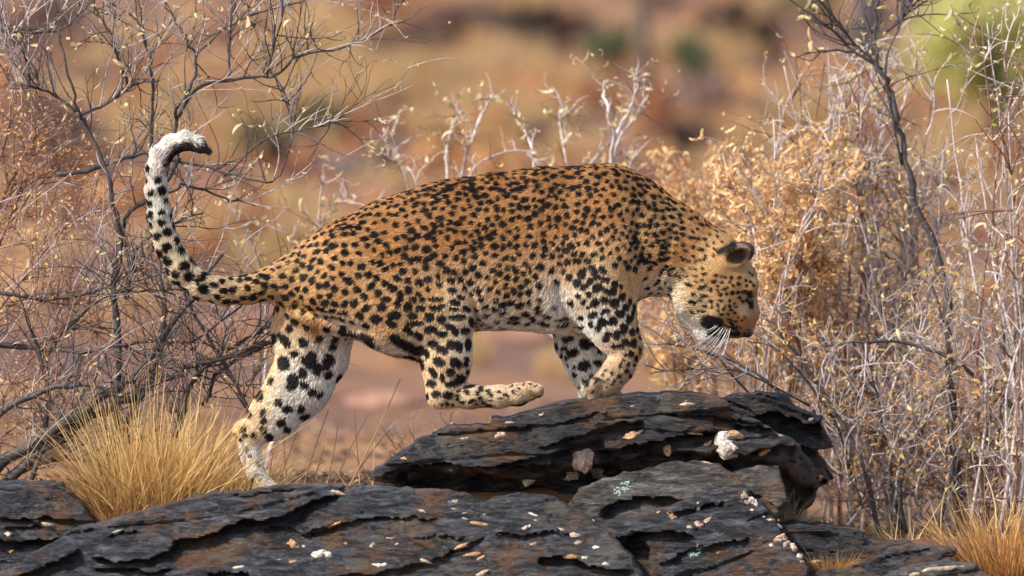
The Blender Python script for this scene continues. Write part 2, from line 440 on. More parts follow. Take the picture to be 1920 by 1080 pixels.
# control points: x, y, Y, flow dx, dy, dY, fur length, spot radius, spot spacing, base colour rgb
OR = (0.50, 0.260, 0.098); TAN = (0.60, 0.370, 0.168); PALE = (0.68, 0.51, 0.32); WHI = (0.80, 0.76, 0.70); CRM = (0.74, 0.63, 0.47); DOR = (0.44, 0.210, 0.072)
CT = [
 (560, 480, 0, -1, .15, 0, 9, 7.5, 19, TAN), (640, 425, 0, -1, .3, 0, 9, 7.5, 18, OR), (740, 383, 0, -1, .25, 0, 9, 7.5, 17.5, OR), (860, 348, 0, -1, .15, 0, 10, 8, 17, DOR),
 (960, 330, 0, -1, 0, 0, 11, 8, 17, DOR), (1060, 316, 0, -1, .1, 0, 11, 8, 17, DOR), (1150, 312, 0, -.9, -.3, 0, 9, 7.5, 17, OR), (1220, 350, 0, -.8, -.5, 0, 8, 7, 17, OR), (1320, 420, 0, -.85, -.5, 0, 7, 5.5, 15, OR),
 (640, 500, -60, -.9, .5, 0, 9, 9, 22, TAN), (740, 460, -60, -.9, .4, 0, 9, 8.5, 20, OR), (850, 430, -60, -.9, .3, 0, 9, 8, 18, OR), (950, 430, -60, -.75, .6, 0, 10, 8, 18, OR), (1040, 420, -60, -.6, .8, 0, 10, 8, 18, OR),
 (1130, 400, -60, -.6, .7, 0, 8, 7.5, 18, OR), (1200, 420, -60, -.8, .5, 0, 7, 6.5, 15.5, TAN), (1150, 470, -60, -.6, .75, 0, 7, 7, 16, TAN), (1080, 490, -60, -.5, .85, 0, 9, 8, 19, TAN),
 (960, 520, -60, -.6, .75, 0, 10, 8, 19, TAN), (900, 560, -50, -.5, .8, 0, 13, 9, 22, PALE), (980, 590, -40, -.8, .5, 0, 14, 10, 24, PALE), (1040, 605, -30, -.8, .5, 0, 15, 9, 24, CRM), (950, 612, 0, -.9, .3, 0, 15, 9, 24, WHI), (1030, 620, 0, -.9, .3, 0, 14, 8, 26, WHI),
 (1060, 565, -55, -.4, .9, 0, 16, 6, 42, WHI), (1095, 560, -80, -.3, .95, 0, 11, 10, 26, CRM), (1120, 520, -80, -.2, .95, 0, 8, 9.5, 22, PALE), (1170, 530, -70, 0, 1, 0, 7, 8.5, 20, TAN), (1110, 600, -80, .2, .95, 0, 9, 10.5, 26, WHI), (1160, 600, -80, .3, .95, 0, 7, 11, 25, CRM), (1195, 610, -55, .2, .95, 0, 7, 8, 20, TAN),
 (1165, 650, -70, .1, 1, 0, 7, 9, 22, (0.58, 0.42, 0.26)), (1190, 640, -60, .1, 1, 0, 7, 9, 22, TAN), (1160, 690, -70, -.6, .8, 0, 6, 4.5, 11, (0.50, 0.36, 0.22)), (1120, 730, -70, -.7, .7, 0, 5, 4, 11, (0.46, 0.34, 0.22)),
 (1090, 640, 50, .1, 1, 0, 9, 15, 36, WHI), (1100, 700, 50, .2, .9, 0, 8, 9, 26, WHI), (1120, 740, 50, .9, .4, 0, 6, 4, 16, CRM), (1045, 625, 30, 0, 1, 0, 13, 10, 34, WHI),
 (1215, 535, -10, -.7, .3, 0, 10, 6, 22, CRM), (1245, 530, -10, -.8, .2, 0, 10, 5, 20, CRM), (1190, 555, -20, -.2, .95, 0, 9, 6.5, 18, PALE), (1240, 480, -50, -.8, -.2, 0, 7, 6, 16, TAN), (1280, 470, -50, -.8, -.3, 0, 6, 4.8, 15, OR),
 (1300, 530, -60, -.8, -.25, 0, 6, 4.6, 15, TAN), (1270, 545, -30, -.8, .1, 0, 9, 5.5, 17, CRM), (1290, 585, -10, -.7, .3, 0, 9, 5, 22, WHI), (1310, 610, -5, -.6, .5, 0, 8, 3, 60, WHI), (1320, 625, -8, -.6, .5, 0, 7, 2, 80, WHI), (1285, 575, -6, -.7, .4, 0, 9, 2, 60, (0.88, 0.85, 0.80)), (1332, 642, 0, -.5, .8, 0, 7, 2, 80, WHI), (1302, 600, -14, -.6, .4, 0, 8, 3, 50, WHI), (1310, 575, -55, -.8, 0, 0, 7, 5.5, 15, PALE),
 (1340, 540, -62, -.8, -.4, 0, 4.5, 4.2, 13, (0.54, 0.31, 0.14)), (1375, 520, -60, -.7, -.7, 0, 4, 3.8, 11.5, (0.50, 0.27, 0.115)), (1392, 578, -40, -.7, -.6, 0, 4, 3, 40, (0.60, 0.42, 0.24)), (1398, 552, -42, -.6, -.7, 0, 4, 3, 20, (0.50, 0.27, 0.115)), (1410, 520, -20, -.5, -.85, 0, 4, 3.6, 11, TAN), (1350, 580, -60, -.9, -.2, 0, 4, 3.6, 11.5, TAN), (1380, 570, -50, -.7, -.6, 0, 3.5, 3, 11, TAN), (1415, 585, -12, -.2, -1, 0, 4.5, 2, 60, (0.50, 0.35, 0.22)), (1408, 590, -24, -.2, -1, 0, 4.5, 2, 60, (0.44, 0.27, 0.15)), (1395, 602, -25, -.6, -.6, 0, 4.5, 2, 60, (0.34, 0.17, 0.075)), (1380, 622, -25, -.8, 0, 0, 4.5, 2, 50, (0.34, 0.155, 0.06)), (1375, 600, -36, -.8, -.3, 0, 4.5, 2, 50, (0.40, 0.21, 0.09)), (1365, 605, -40, -.9, 0, 0, 4, 2.6, 12, OR),
 (1360, 470, -50, -.5, -.8, 0, 6, 4, 14, TAN), (1400, 470, -50, .6, -.7, 0, 5, 1, 90, (0.34, 0.22, 0.13)),
 # rump and near hind leg
 (560, 560, -40, -.6, .8, 0, 9, 9, 22, TAN), (620, 570, -70, -.7, .7, 0, 9, 9.5, 23, TAN), (720, 560, -80, -.7, .7, 0, 9, 10, 23, TAN), (800, 560, -85, -.5, .85, 0, 8, 10, 23, TAN), (860, 580, -75, -.2, .95, 0, 7, 10.5, 24, PALE), (820, 640, -85, -.1, 1, 0, 7, 12.5, 28, PALE), (870, 650, -75, -.1, 1, 0, 8, 11, 27, CRM),
 (830, 690, -80, 0, 1, 0, 7, 11, 27, PALE), (830, 735, -80, .3, .9, 0, 6, 10, 24, PALE), (870, 740, -75, .9, .1, 0, 6, 7.5, 20, PALE), (930, 740, -75, 1, 0, 0, 6, 5, 17, (0.62, 0.48, 0.32)), (990, 728, -75, 1, 0, 0, 6, 3, 12, (0.60, 0.45, 0.29)), (900, 762, -60, .9, .2, 0, 6, 6, 18, (0.36, .25, .16)),
 (690, 625, -30, -.4, .9, 0, 14, 8, 30, PALE), (740, 660, -20, -.5, .8, 0, 16, 6, 40, (0.50, .43, .36)), (760, 650, -30, -.5, .8, 0, 16, 9, 30, (0.40, .30, .20)), (730, 625, -50, -.4, .9, 0, 11, 9, 24, TAN),
 # far hind leg
 (540, 600, 20, -.3, .95, 0, 9, 10, 27, (0.64, 0.46, 0.28)), (525, 605, 45, -.3, .95, 0, 9, 10, 27, TAN), (575, 632, 30, -.3, .95, 0, 10, 12, 30, (0.70, 0.56, 0.39)), (505, 680, 40, -.2, .95, 0, 9, 10, 30, (0.68, 0.50, 0.32)), (485, 740, 45, -.3, .9, 0, 9, 10, 30, (0.66, 0.46, 0.27)), (515, 640, 40, -.1, 1, 0, 9, 9, 30, CRM), (600, 650, 30, -.2, .95, 0, 12, 17, 46, WHI), (650, 660, 40, .1, .95, 0, 12, 12, 32, WHI), (550, 690, 40, -.2, .95, 0, 11, 16, 44, WHI), (620, 710, 40, -.3, .9, 0, 11, 11, 29, WHI), (545, 750, 40, -.5, .8, 0, 10, 11, 31, WHI), (490, 760, 45, -.5, .8, 0, 9, 12, 30, CRM), (470, 790, 30, -.4, .9, 0, 8, 9, 25, PALE), (520, 800, 40, -.6, .7, 0, 9, 11, 27, WHI), (465, 850, 40, .1, 1, 0, 6, 6.5, 19, WHI), (485, 900, 40, .2, 1, 0, 5, 5, 17, WHI), (440, 810, 46, -.3, .9, 0, 7, 8, 22, PALE),
 (600, 605, -20, -.4, .9, 0, 10, 10, 30, (0.45, .25, .11)),
 # tail
 (510, 515, 0, -1, .1, 0, 9, 7.5, 19, TAN), (470, 560, 0, -1, .1, 0, 10, 9, 22, TAN), (430, 530, 0, -1, .05, 0, 10, 9, 21, PALE), (380, 555, 0, -.8, -.3, 0, 12, 12, 26, CRM), (340, 510, 0, -.6, -.8, 0, 12, 13, 27, CRM), (310, 460, 0, -.4, -.9, 0, 12, 13, 27, CRM), (295, 400, 0, -.15, -1, 0, 13, 11, 25, WHI), (290, 350, 0, 0, -1, 0, 14, 10, 25, WHI), (295, 310, 0, .1, -1, 0, 14, 9, 27, WHI), (315, 276, 0, .7, -.7, 0, 12, 2, 90, WHI), (345, 262, 0, 1, .05, 0, 13, 2, 90, WHI), (368, 268, 0, .95, .3, 0, 16, 2, 90, WHI), (384, 280, 0, .85, .5, 0, 18, 2, 90, WHI),
]
CTP = [(c[0], c[1], c[2]) for c in CT]
CTV = [(*c[3:9], *c[9]) for c in CT]

# marks traced one by one: (x, y, Y sign, half length, half width, angle in degrees)
MARKS = [
 # far hind leg
 (532, 632, 30, 17, 10, 40), (511, 632, 30, 12, 8, 90), (532, 677, 1, 16, 14, 70), (582, 671, 1, 19, 15, 60), (551, 706, 1, 14, 12, 20), (615, 676, 1, 15, 8, -55), (617, 697, 1, 10, 8, -45), (572, 717, 1, 10, 8, 30), (587, 731, 1, 11, 8, -30), (601, 736, 1, 9, 6, -40), (637, 704, 1, 12, 6, -65),
 (508, 712, 1, 8, 6, -60), (487, 738, 1, 9, 14, 0), (524, 751, 1, 10, 8, 20), (541, 763, 1, 12, 8, 0), (566, 764, 1, 9, 8, -20), (574, 778, 1, 11, 7, -30), (494, 773, 1, 10, 7, -60), (495, 787, 1, 10, 6, -10), (530, 790, 1, 11, 8, -10), (466, 774, 1, 10, 8, 60), (495, 804, 1, 9, 8, 0), (507, 818, 1, 11, 9, 40), (541, 803, 1, 8, 7, 10),
 (455, 803, 1, 6, 9, 60), (438, 814, 1, 7, 5, 0), (461, 814, 1, 6, 5, 0), (476, 815, 1, 6, 9, -20), (450, 823, 1, 4, 4, 0), (461, 841, 1, 4, 5, 0), (467, 854, 1, 4, 3, 0), (482, 871, 1, 3, 4, 0), (479, 892, 1, 3, 3, 0), (471, 901, 1, 2.5, 3, 0), (487, 900, 1, 3, 3, 0),
 (568, 614, 1, 10, 7, 20), (584, 627, 1, 10, 6, 10), (609, 635, 1, 13, 6, -10), (569, 645, 1, 9, 5, 0), (625, 646, 1, 10, 6, -25),
]
# near hind leg: enlarged view, 4.153 x, origin (700, 540)
HIND = [(120,75,42,18,-5),(225,75,30,15,10),(325,75,28,22,20),(395,80,22,18,20),(500,78,55,13,0),(640,100,40,20,20),(690,60,35,18,15),(90,135,38,28,10),(205,115,30,25,0),(285,135,32,32,0),(380,145,35,28,10),(490,145,45,20,15),(545,125,25,13,0),(630,153,40,16,5),(725,150,33,24,20),(45,225,45,30,10),(190,195,50,28,-10),(320,200,42,18,5),(450,213,36,34,0),(540,230,30,33,-30),(655,213,64,22,0),(760,245,15,35,-10),(160,255,42,25,25),(340,260,60,20,0),(285,310,42,22,35),(360,355,38,27,30),(450,310,48,29,-5),(535,345,42,23,-5),(602,288,42,19,5),(645,325,27,30,0),(720,315,30,27,-10),(475,425,46,32,20),(545,470,44,32,20),(612,425,34,34,10),(672,440,26,48,0),(738,420,21,46,0),(390,470,46,28,35),(425,505,18,28,0),(512,562,48,31,25),(650,570,46,37,30),(725,560,20,42,5),(370,570,28,50,-15),(470,645,50,24,60),(605,640,34,29,30),(735,640,12,20,0),(540,690,19,40,0),(680,695,40,34,10),(455,730,40,27,25),(612,735,52,26,-5),(420,830,14,22,0),(490,815,34,24,-10),(580,825,40,27,-5),(652,850,16,24,20),(655,795,17,10,-40),(740,765,40,10,-10),(720,805,27,18,20),(830,780,18,20,0),(805,815,17,13,0),(890,800,20,14,10),(910,832,20,14,10),(970,805,16,9,0),(978,853,10,8,0),(1012,822,12,8,0),(1040,835,11,8,0),(1088,808,11,18,-20),(828,853,14,14,0),(755,875,28,14,-20),(850,887,18,13,0),(905,870,9,9,0),(685,885,18,10,0),(572,890,14,17,0),(530,895,10,14,0),(610,900,10,10,0),(890,910,25,8,0),(790,900,12,8,0),(1070,765,9,6,0),(1125,780,10,7,0),(1165,750,9,6,20),(1215,745,9,6,0),(1255,760,8,6,0)]
FORE = [(418,225,22,28,0),(490,212,20,15,0),(505,243,20,18,-20),(465,268,18,22,0),(430,298,24,16,-10),(548,207,18,14,20),(555,258,28,18,5),(607,287,20,22,20),(512,305,32,24,-20),(583,328,36,19,10),(650,360,19,26,20),(645,300,8,14,0),(460,340,20,15,10),(430,380,13,21,30),(497,388,24,23,-30),(550,378,24,23,0),(605,397,26,28,10),(670,422,18,21,0),(697,388,11,20,0),(636,460,27,25,20),(550,442,27,19,-5),(478,463,30,19,-15),(460,415,14,12,0),(462,518,15,17,0),(533,505,31,24,20),(592,503,26,25,10),(690,497,18,24,0),(712,465,9,30,10),(657,550,25,35,10),(710,567,18,21,0),(722,420,8,20,0),(507,540,16,17,0),(618,588,20,27,-15),(571,582,24,16,10),(553,610,20,20,20),(678,632,28,19,25),(720,632,18,27,0),(740,555,8,18,0),(757,600,8,14,0),(627,655,38,13,0),(703,698,18,20,30),(757,680,8,22,0),(735,725,12,16,0),(661,742,11,11,0),(692,763,10,18,10),(645,775,11,11,0),(670,705,11,10,0),(598,818,10,13,0),(640,835,14,12,0),(685,803,12,12,0),(735,765,15,9,-20),(575,855,8,7,0),(610,860,8,7,0),(560,800,7,7,0),(705,830,9,9,0),(650,865,9,7,0),(540,830,7,7,0),(600,880,8,6,0),(565,900,7,6,0),(500,870,24,5,-50),(480,930,8,6,0),(530,950,8,6,0)]
FARF = [(335,602,38,17,-5),(312,657,20,14,0),(437,637,33,30,0),(362,688,36,24,-15),(428,770,38,30,0),(368,780,11,11,0),(292,700,9,17,10),(268,640,7,20,-10),(370,828,12,14,0),(432,868,17,15,0),(520,680,12,22,0),(510,755,30,17,20),(325,722,9,16,-10),(330,768,7,12,0),(487,640,12,22,10),(395,900,9,8,0)]
BELL = [(232,475,24,13,0),(110,462,24,18,10),(148,492,22,13,20),(35,485,38,10,0),(35,514,38,9,0),(215,520,32,14,10),(315,488,34,12,0),(315,525,32,9,-10),(175,432,18,26,0),(405,480,17,13,0),(400,535,22,10,-20),(120,525,20,7,0)]
HEADM = [(65,235,22,12,-35),(95,320,17,14,0),(180,328,11,10,0),(232,318,9,8,0),(228,265,12,15,10),(185,252,16,9,-15),(275,265,10,18,15),(310,255,12,13,0),(348,245,18,9,-5),(275,328,10,9,0),(328,322,12,8,-20),(345,365,24,10,-35),(205,380,13,11,0),(278,384,16,10,-10),(332,414,10,8,0),(282,428,11,7,-10),(230,452,28,12,35),(335,472,40,13,-30),(420,428,20,16,0),(395,488,16,15,-20),(452,464,16,9,0),(452,492,16,11,0),(483,434,18,9,0),(515,480,28,10,-25),(435,376,18,9,-5),(480,382,16,9,-15),(512,392,14,9,-20),(560,394,18,12,0),(545,432,11,10,-20),(620,445,14,16,30),(580,455,11,12,0),(625,395,18,12,0),(680,420,12,11,-20),(720,430,12,13,0),(685,462,14,13,0),(735,372,11,8,0),(712,352,10,9,-20),(762,335,8,12,-20),(775,372,8,12,-10),(785,408,8,12,0),(745,460,10,10,0),(662,505,20,10,-25),(618,512,18,12,-35),(570,516,15,18,10),(520,520,14,12,0),(474,530,14,12,0),(262,530,18,12,40),(345,545,30,14,-5),(320,580,14,12,0),(262,592,30,12,15),(402,585,15,14,40),(475,575,22,10,0),(355,625,15,9,20),(404,628,9,13,20),(500,645,14,12,-30),(455,615,11,13,0),(308,665,9,18,-15),(345,668,11,9,0),(258,672,16,10,30),(546,578,9,14,15),(548,622,12,10,20),(586,602,12,8,0),(600,628,14,7,0),(650,580,12,8,0),(560,655,14,9,10),(590,675,12,8,0),(535,688,12,9,25),(485,690,14,9,0),(455,657,8,14,0),(515,622,8,10,0),(625,555,14,8,-10),(600,745,14,9,0),(565,765,22,10,35),(590,795,26,10,30),(625,842,22,9,35),(620,715,10,7,0),(650,740,9,6,0),(560,735,14,7,30),(668,715,8,6,0),(640,800,9,6,20),(160,400,8,20,-20),(130,370,8,14,0),(40,160,12,14,0),(20,330,26,12,-30)]
MSETS = [([(x, y, a * .86 + 0.9, b * .86 + 0.9, an) for x, y, _, a, b, an in MARKS], 0, 64)]
for lst, sc, ox, oy, y0, y1 in ((HIND, 4.153, 700, 540, -150, -8), (FORE, 3.177, 960, 440, -150, -12), (FARF, 3.177, 960, 440, 8, 110), (BELL, 3.177, 960, 440, -150, 0), (HEADM, 4.32, 1240, 430, -150, -4)):
    MSETS.append(([(ox + q[0] / sc, oy + q[1] / sc, q[2] / sc * 1.08 + 0.7, q[3] / sc * 1.08 + 0.7, q[4]) for q in lst], y0, y1))
BAND = [(( 640, 618), (700, 628), 5), ((690, 628), (706, 648), 7), ((742, 628), (786, 655), 9), ((768, 668), (792, 672), 5), ((1327, 602), (1345, 606), 12), ((1336, 618), (1356, 626), 10), ((1355, 622), (1384, 627), 4), ((1350, 606), (1384, 621), 2.6), ((1362, 602), (1384, 612), 1.5), ((1358, 596), (1380, 604), 1.2), ((1392, 568), (1400, 562), 2), ((1405, 550), (1408, 576), 5.5), ((1398, 548), (1407, 556), 4), ((1348, 474), (1374, 461), 7), ((955, 764), (985, 757), 5), ((995, 752), (1010, 746), 4), ((1108, 700), (1100, 722), 3.5), ((1110, 706), (1140, 716), 2.2)]

def seg_d(P, a, b):
    a = np.array(a, float); b = np.array(b, float); d = b - a
    t = np.clip(((P[:, 0] - a[0]) * d[0] + (P[:, 2] - a[1]) * d[1]) / (d @ d), 0, 1)
    return np.hypot(P[:, 0] - a[0] - t * d[0], P[:, 2] - a[1] - t * d[1])

def build_leopard():
    rng = np.random.default_rng(7)
    V, Q = leopard_sdf()
    N = vnormals(V, Q)
    # area-weighted samples for roots
    TR = np.concatenate([Q[:, [0, 1, 2]], Q[:, [0, 2, 3]]])
    ar = np.linalg.norm(np.cross(V[TR[:, 1]] - V[TR[:, 0]], V[TR[:, 2]] - V[TR[:, 0]]), axis=1)
    fn = N[TR].mean(1)
    wgt = ar * np.where(fn[:, 1] > 0.35, 0.35, 1.0)
    wgt /= wgt.sum()
    def sample(n, w):
        t = rng.choice(len(TR), n, p=w)
        b = rng.dirichlet((1, 1, 1), n)
        p = (V[TR[t]] * b[:, :, None]).sum(1); q = (N[TR[t]] * b[:, :, None]).sum(1)
        return p, q / np.linalg.norm(q, axis=1, keepdims=True)
    # --- spots
    cand, cn = sample(70000, ar / ar.sum())
    cv = idw(cand, CTP, CTV, 4.0)
    cr, csp = cv[:, 4], cv[:, 5]
    manual = np.array([(m[0], 0, m[1]) for m in MARKS], float)
    farleg = (cand[:, 1] > 8) & (cand[:, 0] < 680) & (cand[:, 2] > 590)
    near_side = cand[:, 1] < 62
    cx, cy, cz = cand[:, 0], cand[:, 1], cand[:, 2]
    drop = (farleg & near_side) | ((cy < -8) & (cx > 694) & (cx < 890) & (cz > 550)) | ((cy < -8) & (cx > 694) & (cx < 1025) & (cz > 680)) | ((cy < -12) & (cx > 1086) & (cx < 1210) & (cz > 503)) \
        | ((cy > 8) & (cx > 1030) & (cx < 1160) & (cz > 618)) | ((cy < 0) & (cx > 955) & (cx < 1092) & (cz > 568)) | ((cy < -4) & (cx > 1262) & (cz > 484))
    acc = np.zeros((0, 3)); ai = []
    accA = np.zeros((9000, 3)); na = 0
    for i in range(len(cand)):
        if drop[i]: continue
        p = cand[i]
        if na:
            dd = ((accA[:na] - p) ** 2).sum(1)
            if dd.min() < (csp[i] * (0.66 + 0.13 * ((i * 0.618) % 1))) ** 2: continue
        accA[na] = p; na += 1; ai.append(i)
        if na >= 8990: break
    ai = np.array(ai)
    sp_p = cand[ai]
    sp_r, sp_f = cr[ai] * rng.uniform(0.60, 0.88, len(ai)) * np.where(sp_p[:, 0] > 1185, 1.18, 1.0), cv[ai, 0:3]
    sp_f /= np.linalg.norm(sp_f, axis=1, keepdims=True) + 1e-6
    sp_a = rng.uniform(1.0, 1.55, len(ai))
    jit = rng.normal(0, 0.36, (len(ai), 3)); sp_f = sp_f + jit; sp_f /= np.linalg.norm(sp_f, axis=1, keepdims=True)
    # some neighbours fuse into pairs and short arcs (rosette fragments)
    fuse = rng.random(len(ai)) < 0.10
    ex = sp_p[fuse] + sp_f[fuse] * sp_r[fuse][:, None] * 1.5 + rng.normal(0, 1, (fuse.sum(), 3)) * sp_r[fuse][:, None] * 0.5
    sp_p = np.concatenate([sp_p, ex]); sp_r = np.concatenate([sp_r, sp_r[fuse] * 0.75]); sp_f = np.concatenate([sp_f, sp_f[fuse]]); sp_a = np.concatenate([sp_a, sp_a[fuse]])

    def coat(P, Nn, V6):
        base = V6[:, 6:9].copy()
        # tone wanders a little over the body
        nz = fbm(P / 60, 11, 3)
        base *= (1 + 0.16 * nz)[:, None]
        base[:, 1] *= 1 + 0.05 * noise(P / 30, 12)
        # under parts go pale
        under = sstep(0.25, 0.9, Nn[:, 2]) * (P[:, 2] > 520) * (P[:, 0] > 600) * (P[:, 0] < 1190) * (P[:, 2] < 660)
        base = base * (1 - under[:, None] * 0.8) + np.array(WHI) * under[:, None] * 0.8
        # dark mask value
        val = np.full(len(P), 9.0, np.float32)
        warp = np.stack([noise(P / 9, 21), noise(P / 9, 22), noise(P / 9, 23)], 1) * 0.21 + np.stack([noise(P / 4.5, 24), noise(P / 4.5, 25), noise(P / 4.5, 26)], 1) * 0.07
        cell = 40.0
        key = np.floor(P / cell).astype(np.int64) + 100
        kk = (key[:, 0] * 1000 + key[:, 1]) * 1000 + key[:, 2]
        order = np.argsort(kk, kind='stable'); ks = kk[order]
        for p, r, f, a in zip(sp_p, sp_r, sp_f, sp_a):
            lo = np.floor((p - r * 2.2) / cell).astype(int) + 100; hi = np.floor((p + r * 2.2) / cell).astype(int) + 100
            for ix in range(lo[0], hi[0] + 1):
                for iy in range(lo[1], hi[1] + 1):
                    k0 = (ix * 1000 + iy) * 1000
                    s0 = np.searchsorted(ks, k0 + lo[2]); s1 = np.searchsorted(ks, k0 + hi[2] + 1)
                    if s1 <= s0: continue
                    J = order[s0:s1]
                    v = (P[J] - p) / r + warp[J] * 0.95
                    al = v @ f
                    d = (v * v).sum(1) - al * al * (1 - 1 / (a * a)) 
                    val[J] = np.minimum(val[J], d)
        # traced marks on the far hind leg, seen from the near side
        for lst, ylo, yhi in MSETS:
            K = np.nonzero((P[:, 1] > ylo) & (P[:, 1] < yhi))[0]
            PK = P[K]
            for x, y, a, b, an in lst:
                R_ = max(a, b) * 2 + 4
                j = np.nonzero((np.abs(PK[:, 0] - x) < R_) & (np.abs(PK[:, 2] - y) < R_))[0]
                if not len(j): continue
                J = K[j]
                c, s_ = math.cos(math.radians(an)), math.sin(math.radians(an))
                u = ((P[J, 0] - x) * c + (P[J, 2] - y) * s_) / a + warp[J, 0] * 0.6
                w = (-(P[J, 0] - x) * s_ + (P[J, 2] - y) * c) / b + warp[J, 1] * 0.6
                val[J] = np.minimum(val[J], (u ** 4 + w ** 4 + 1.2 * u * u * w * w) ** 0.5)
        dark = sstep(1.18, 0.78, val)
        # clear bridge of the nose, chin and tail tip of spots
        for (a, b, r) in BAND:
            q = seg_d(P, a, b) + 3.0 * warp[:, 0]
            dark = np.maximum(dark, sstep(r + 2, r - 2, q) * (P[:, 1] < (0 if a[0] > 1300 else 30)))
            if a[0] > 1300:
                q2 = seg_d(P, a, b)
                dark = np.maximum(dark, sstep(r + 2, r - 2, q2) * (P[:, 1] > 12))
        # tail: dark upper (inner) side towards the tip
        tl = (P[:, 0] < 420) & (P[:, 2] < 345)
        tip = sstep(0.1, 0.75, Nn[:, 2] * 0.75 + Nn[:, 0] * 0.72 + 0.35 * warp[:, 0]) * sstep(345, 310, P[:, 2])
        dark = np.where(tl, np.maximum(dark * (P[:, 2] > 300), np.maximum(tip, np.maximum(sstep(308, 330, P[:, 0] + 14 * warp[:, 0]) * sstep(-0.25, 0.25, Nn[:, 2] + 0.5 * warp[:, 1]), sstep(368, 378, P[:, 0])) * 0.96)), dark)
        # inner ear is dark and bare
        el = np.hypot((P[:, 0] - 1378) / 1.35, P[:, 2] - 480)
        inner = sstep(20, 11, el) * (np.abs(P[:, 1]) > np.where(el < 15, 20, 44)) * (Nn[:, 2] * 0.6 + np.abs(Nn[:, 1]) > -0.2)
        base = base * (1 - 0.88 * inner[:, None]) + np.array((0.03, 0.02, 0.015)) * 0.88 * inner[:, None]
        far_ear = (P[:, 1] > 30) & (P[:, 0] > 1376) & (P[:, 2] < 486)
        base[far_ear] = (0.10, 0.10, 0.11)
        dk = np.array((0.016, 0.013, 0.013)) * (1 + 0.5 * noise(P / 20, 31))[:, None]
        # a warmer ring tone between close spots on the back
        ring = sstep(2.4, 1.2, val) * (P[:, 2] < 520) * 0.15
        base = base * (1 - ring[:, None]) + base * np.array((0.86, 0.72, 0.60)) * ring[:, None]
        return base * (1 - dark[:, None]) + dk * dark[:, None], dark

    # --- skin
    cvv = idw(V, CTP, CTV, 4.0)
    skin_c, _ = coat(V, N, cvv)
    base_pt = np.array(W(900, 0, 745))
    me = mk_mesh('leopard_body', WP(V) - base_pt, Q[:, ::-1])
    add_col(me, skin_c * 0.8)
    t = NT('leopard_skin')
    a = t.n('Attribute', attribute_name='col').outputs['Color']
    b = t.bsdf(a, 0.75, 0.15)
    t.bump(b, t.noise(t.n('TexCoord').outputs['Object'], 220, 3), 0.3, 0.002)
    skin = t.done(b.outputs[0])
    root = link('leopard', me, skin, None, 'spotted leopard with raised tail stepping from the grass onto the dark rock ledge', 'leopard', loc=tuple(base_pt))
    # --- fur
    NS = 300000
    P, Nn = sample(NS, wgt)
    Cv = idw(P, CTP, CTV, 4.0)
    C, dark = coat(P, Nn, Cv)
    flow = Cv[:, 0:3][:, [0, 2, 1]]                # x, Y, y
    flow = flow + 0.15 * np.stack([noise(P / 14, 41), noise(P / 14, 42), noise(P / 14, 43)], 1) + rng.normal(0, 0.20, P.shape)
    tang = flow - (flow * Nn).sum(1, keepdims=True) * Nn
    tang /= np.linalg.norm(tang, axis=1, keepdims=True) + 1e-6
    L = Cv[:, 3] * rng.uniform(0.65, 1.2, NS) * np.where(P[:, 0] < 520, 0.85, 0.92)
    keep = ~((np.hypot(P[:, 0] - 1405, P[:, 2] - 561) < 9) & (np.abs(P[:, 1]) > 18)) & ~((np.hypot(P[:, 0] - 1402, P[:, 2] - 623) < 11) & (np.abs(P[:, 1]) < 16))
    P, Nn, C, tang, L = P[keep], Nn[keep], C[keep], tang[keep], L[keep]
    n = len(P)
    lift = rng.uniform(0.22, 0.52, n)
    pts = np.zeros((n, 4, 3))
    pos = P - Nn * 1.0
    for k in range(4):
        pts[:, k] = pos
        a_ = lift * (1 - 0.22 * k)
        dr = tang * np.cos(a_)[:, None] + Nn * np.sin(a_)[:, None]
        pos = pos + dr * (L / 3)[:, None]
    hc = bpy.data.hair_curves.new('fur')
    hc.add_curves([4] * n)
    hc.attributes['position'].data.foreach_set('vector', np.ascontiguousarray(WP(pts) - base_pt, np.float32).ravel())
    rad = np.empty((n, 4), np.float32)
    rad[:] = np.array([0.90, 0.80, 0.58, 0.12])[None] / S * rng.uniform(0.75, 1.1, n)[:, None]
    ra = hc.attributes.get('radius') or hc.attributes.new('radius', 'FLOAT', 'POINT')
    ra.data.foreach_set('value', rad.ravel())
    ca = hc.attributes.new('col', 'FLOAT_COLOR', 'CURVE')
    C = C * np.clip(1 + rng.normal(0, 0.22, n), 0.45, 1.6)[:, None] * (1 + 0.20 * noise(P / np.array([7, 7, 4.0]), 52))[:, None]
    # stray pale hairs in the dark and dark ones in the pale
    ca.data.foreach_set('color', np.concatenate([np.clip(C, 0.004, 0.95), np.ones((n, 1))], 1).astype(np.float32).ravel())
    t = NT('leopard_fur')
    a = t.n('Attribute', attribute_name='col').outputs['Color']
    b = t.bsdf(a, 0.55, 0.22)
    tr = t.n('BsdfTranslucent'); t.l(a, tr.inputs[0])
    mx = t.n('MixShader'); mx.inputs[0].default_value = 0.22
    t.l(b.outputs[0], mx.inputs[1]); t.l(tr.outputs[0], mx.inputs[2])
    furm = t.done(mx.outputs[0])
    link('fur', hc, furm, root, kind='stuff')
    # --- eyes, nose, whiskers, claws
    def ball(c, r, sc=(1, 1, 1), nu=20, nv=12):
        th = np.linspace(0, np.pi, nv + 1)[1:-1]; ph = np.arange(nu) / nu * 2 * np.pi
        q = np.array([[0, 0, 1]] + [[math.sin(a_) * math.cos(b_), math.sin(a_) * math.sin(b_), math.cos(a_)] for a_ in th for b_ in ph] + [[0, 0, -1]])
        F4 = []; F3 = []
        for i in range(nv - 2):
            for j in range(nu):
                F4.append((1 + i * nu + j, 1 + (i + 1) * nu + j, 1 + (i + 1) * nu + (j + 1) % nu, 1 + i * nu + (j + 1) % nu))
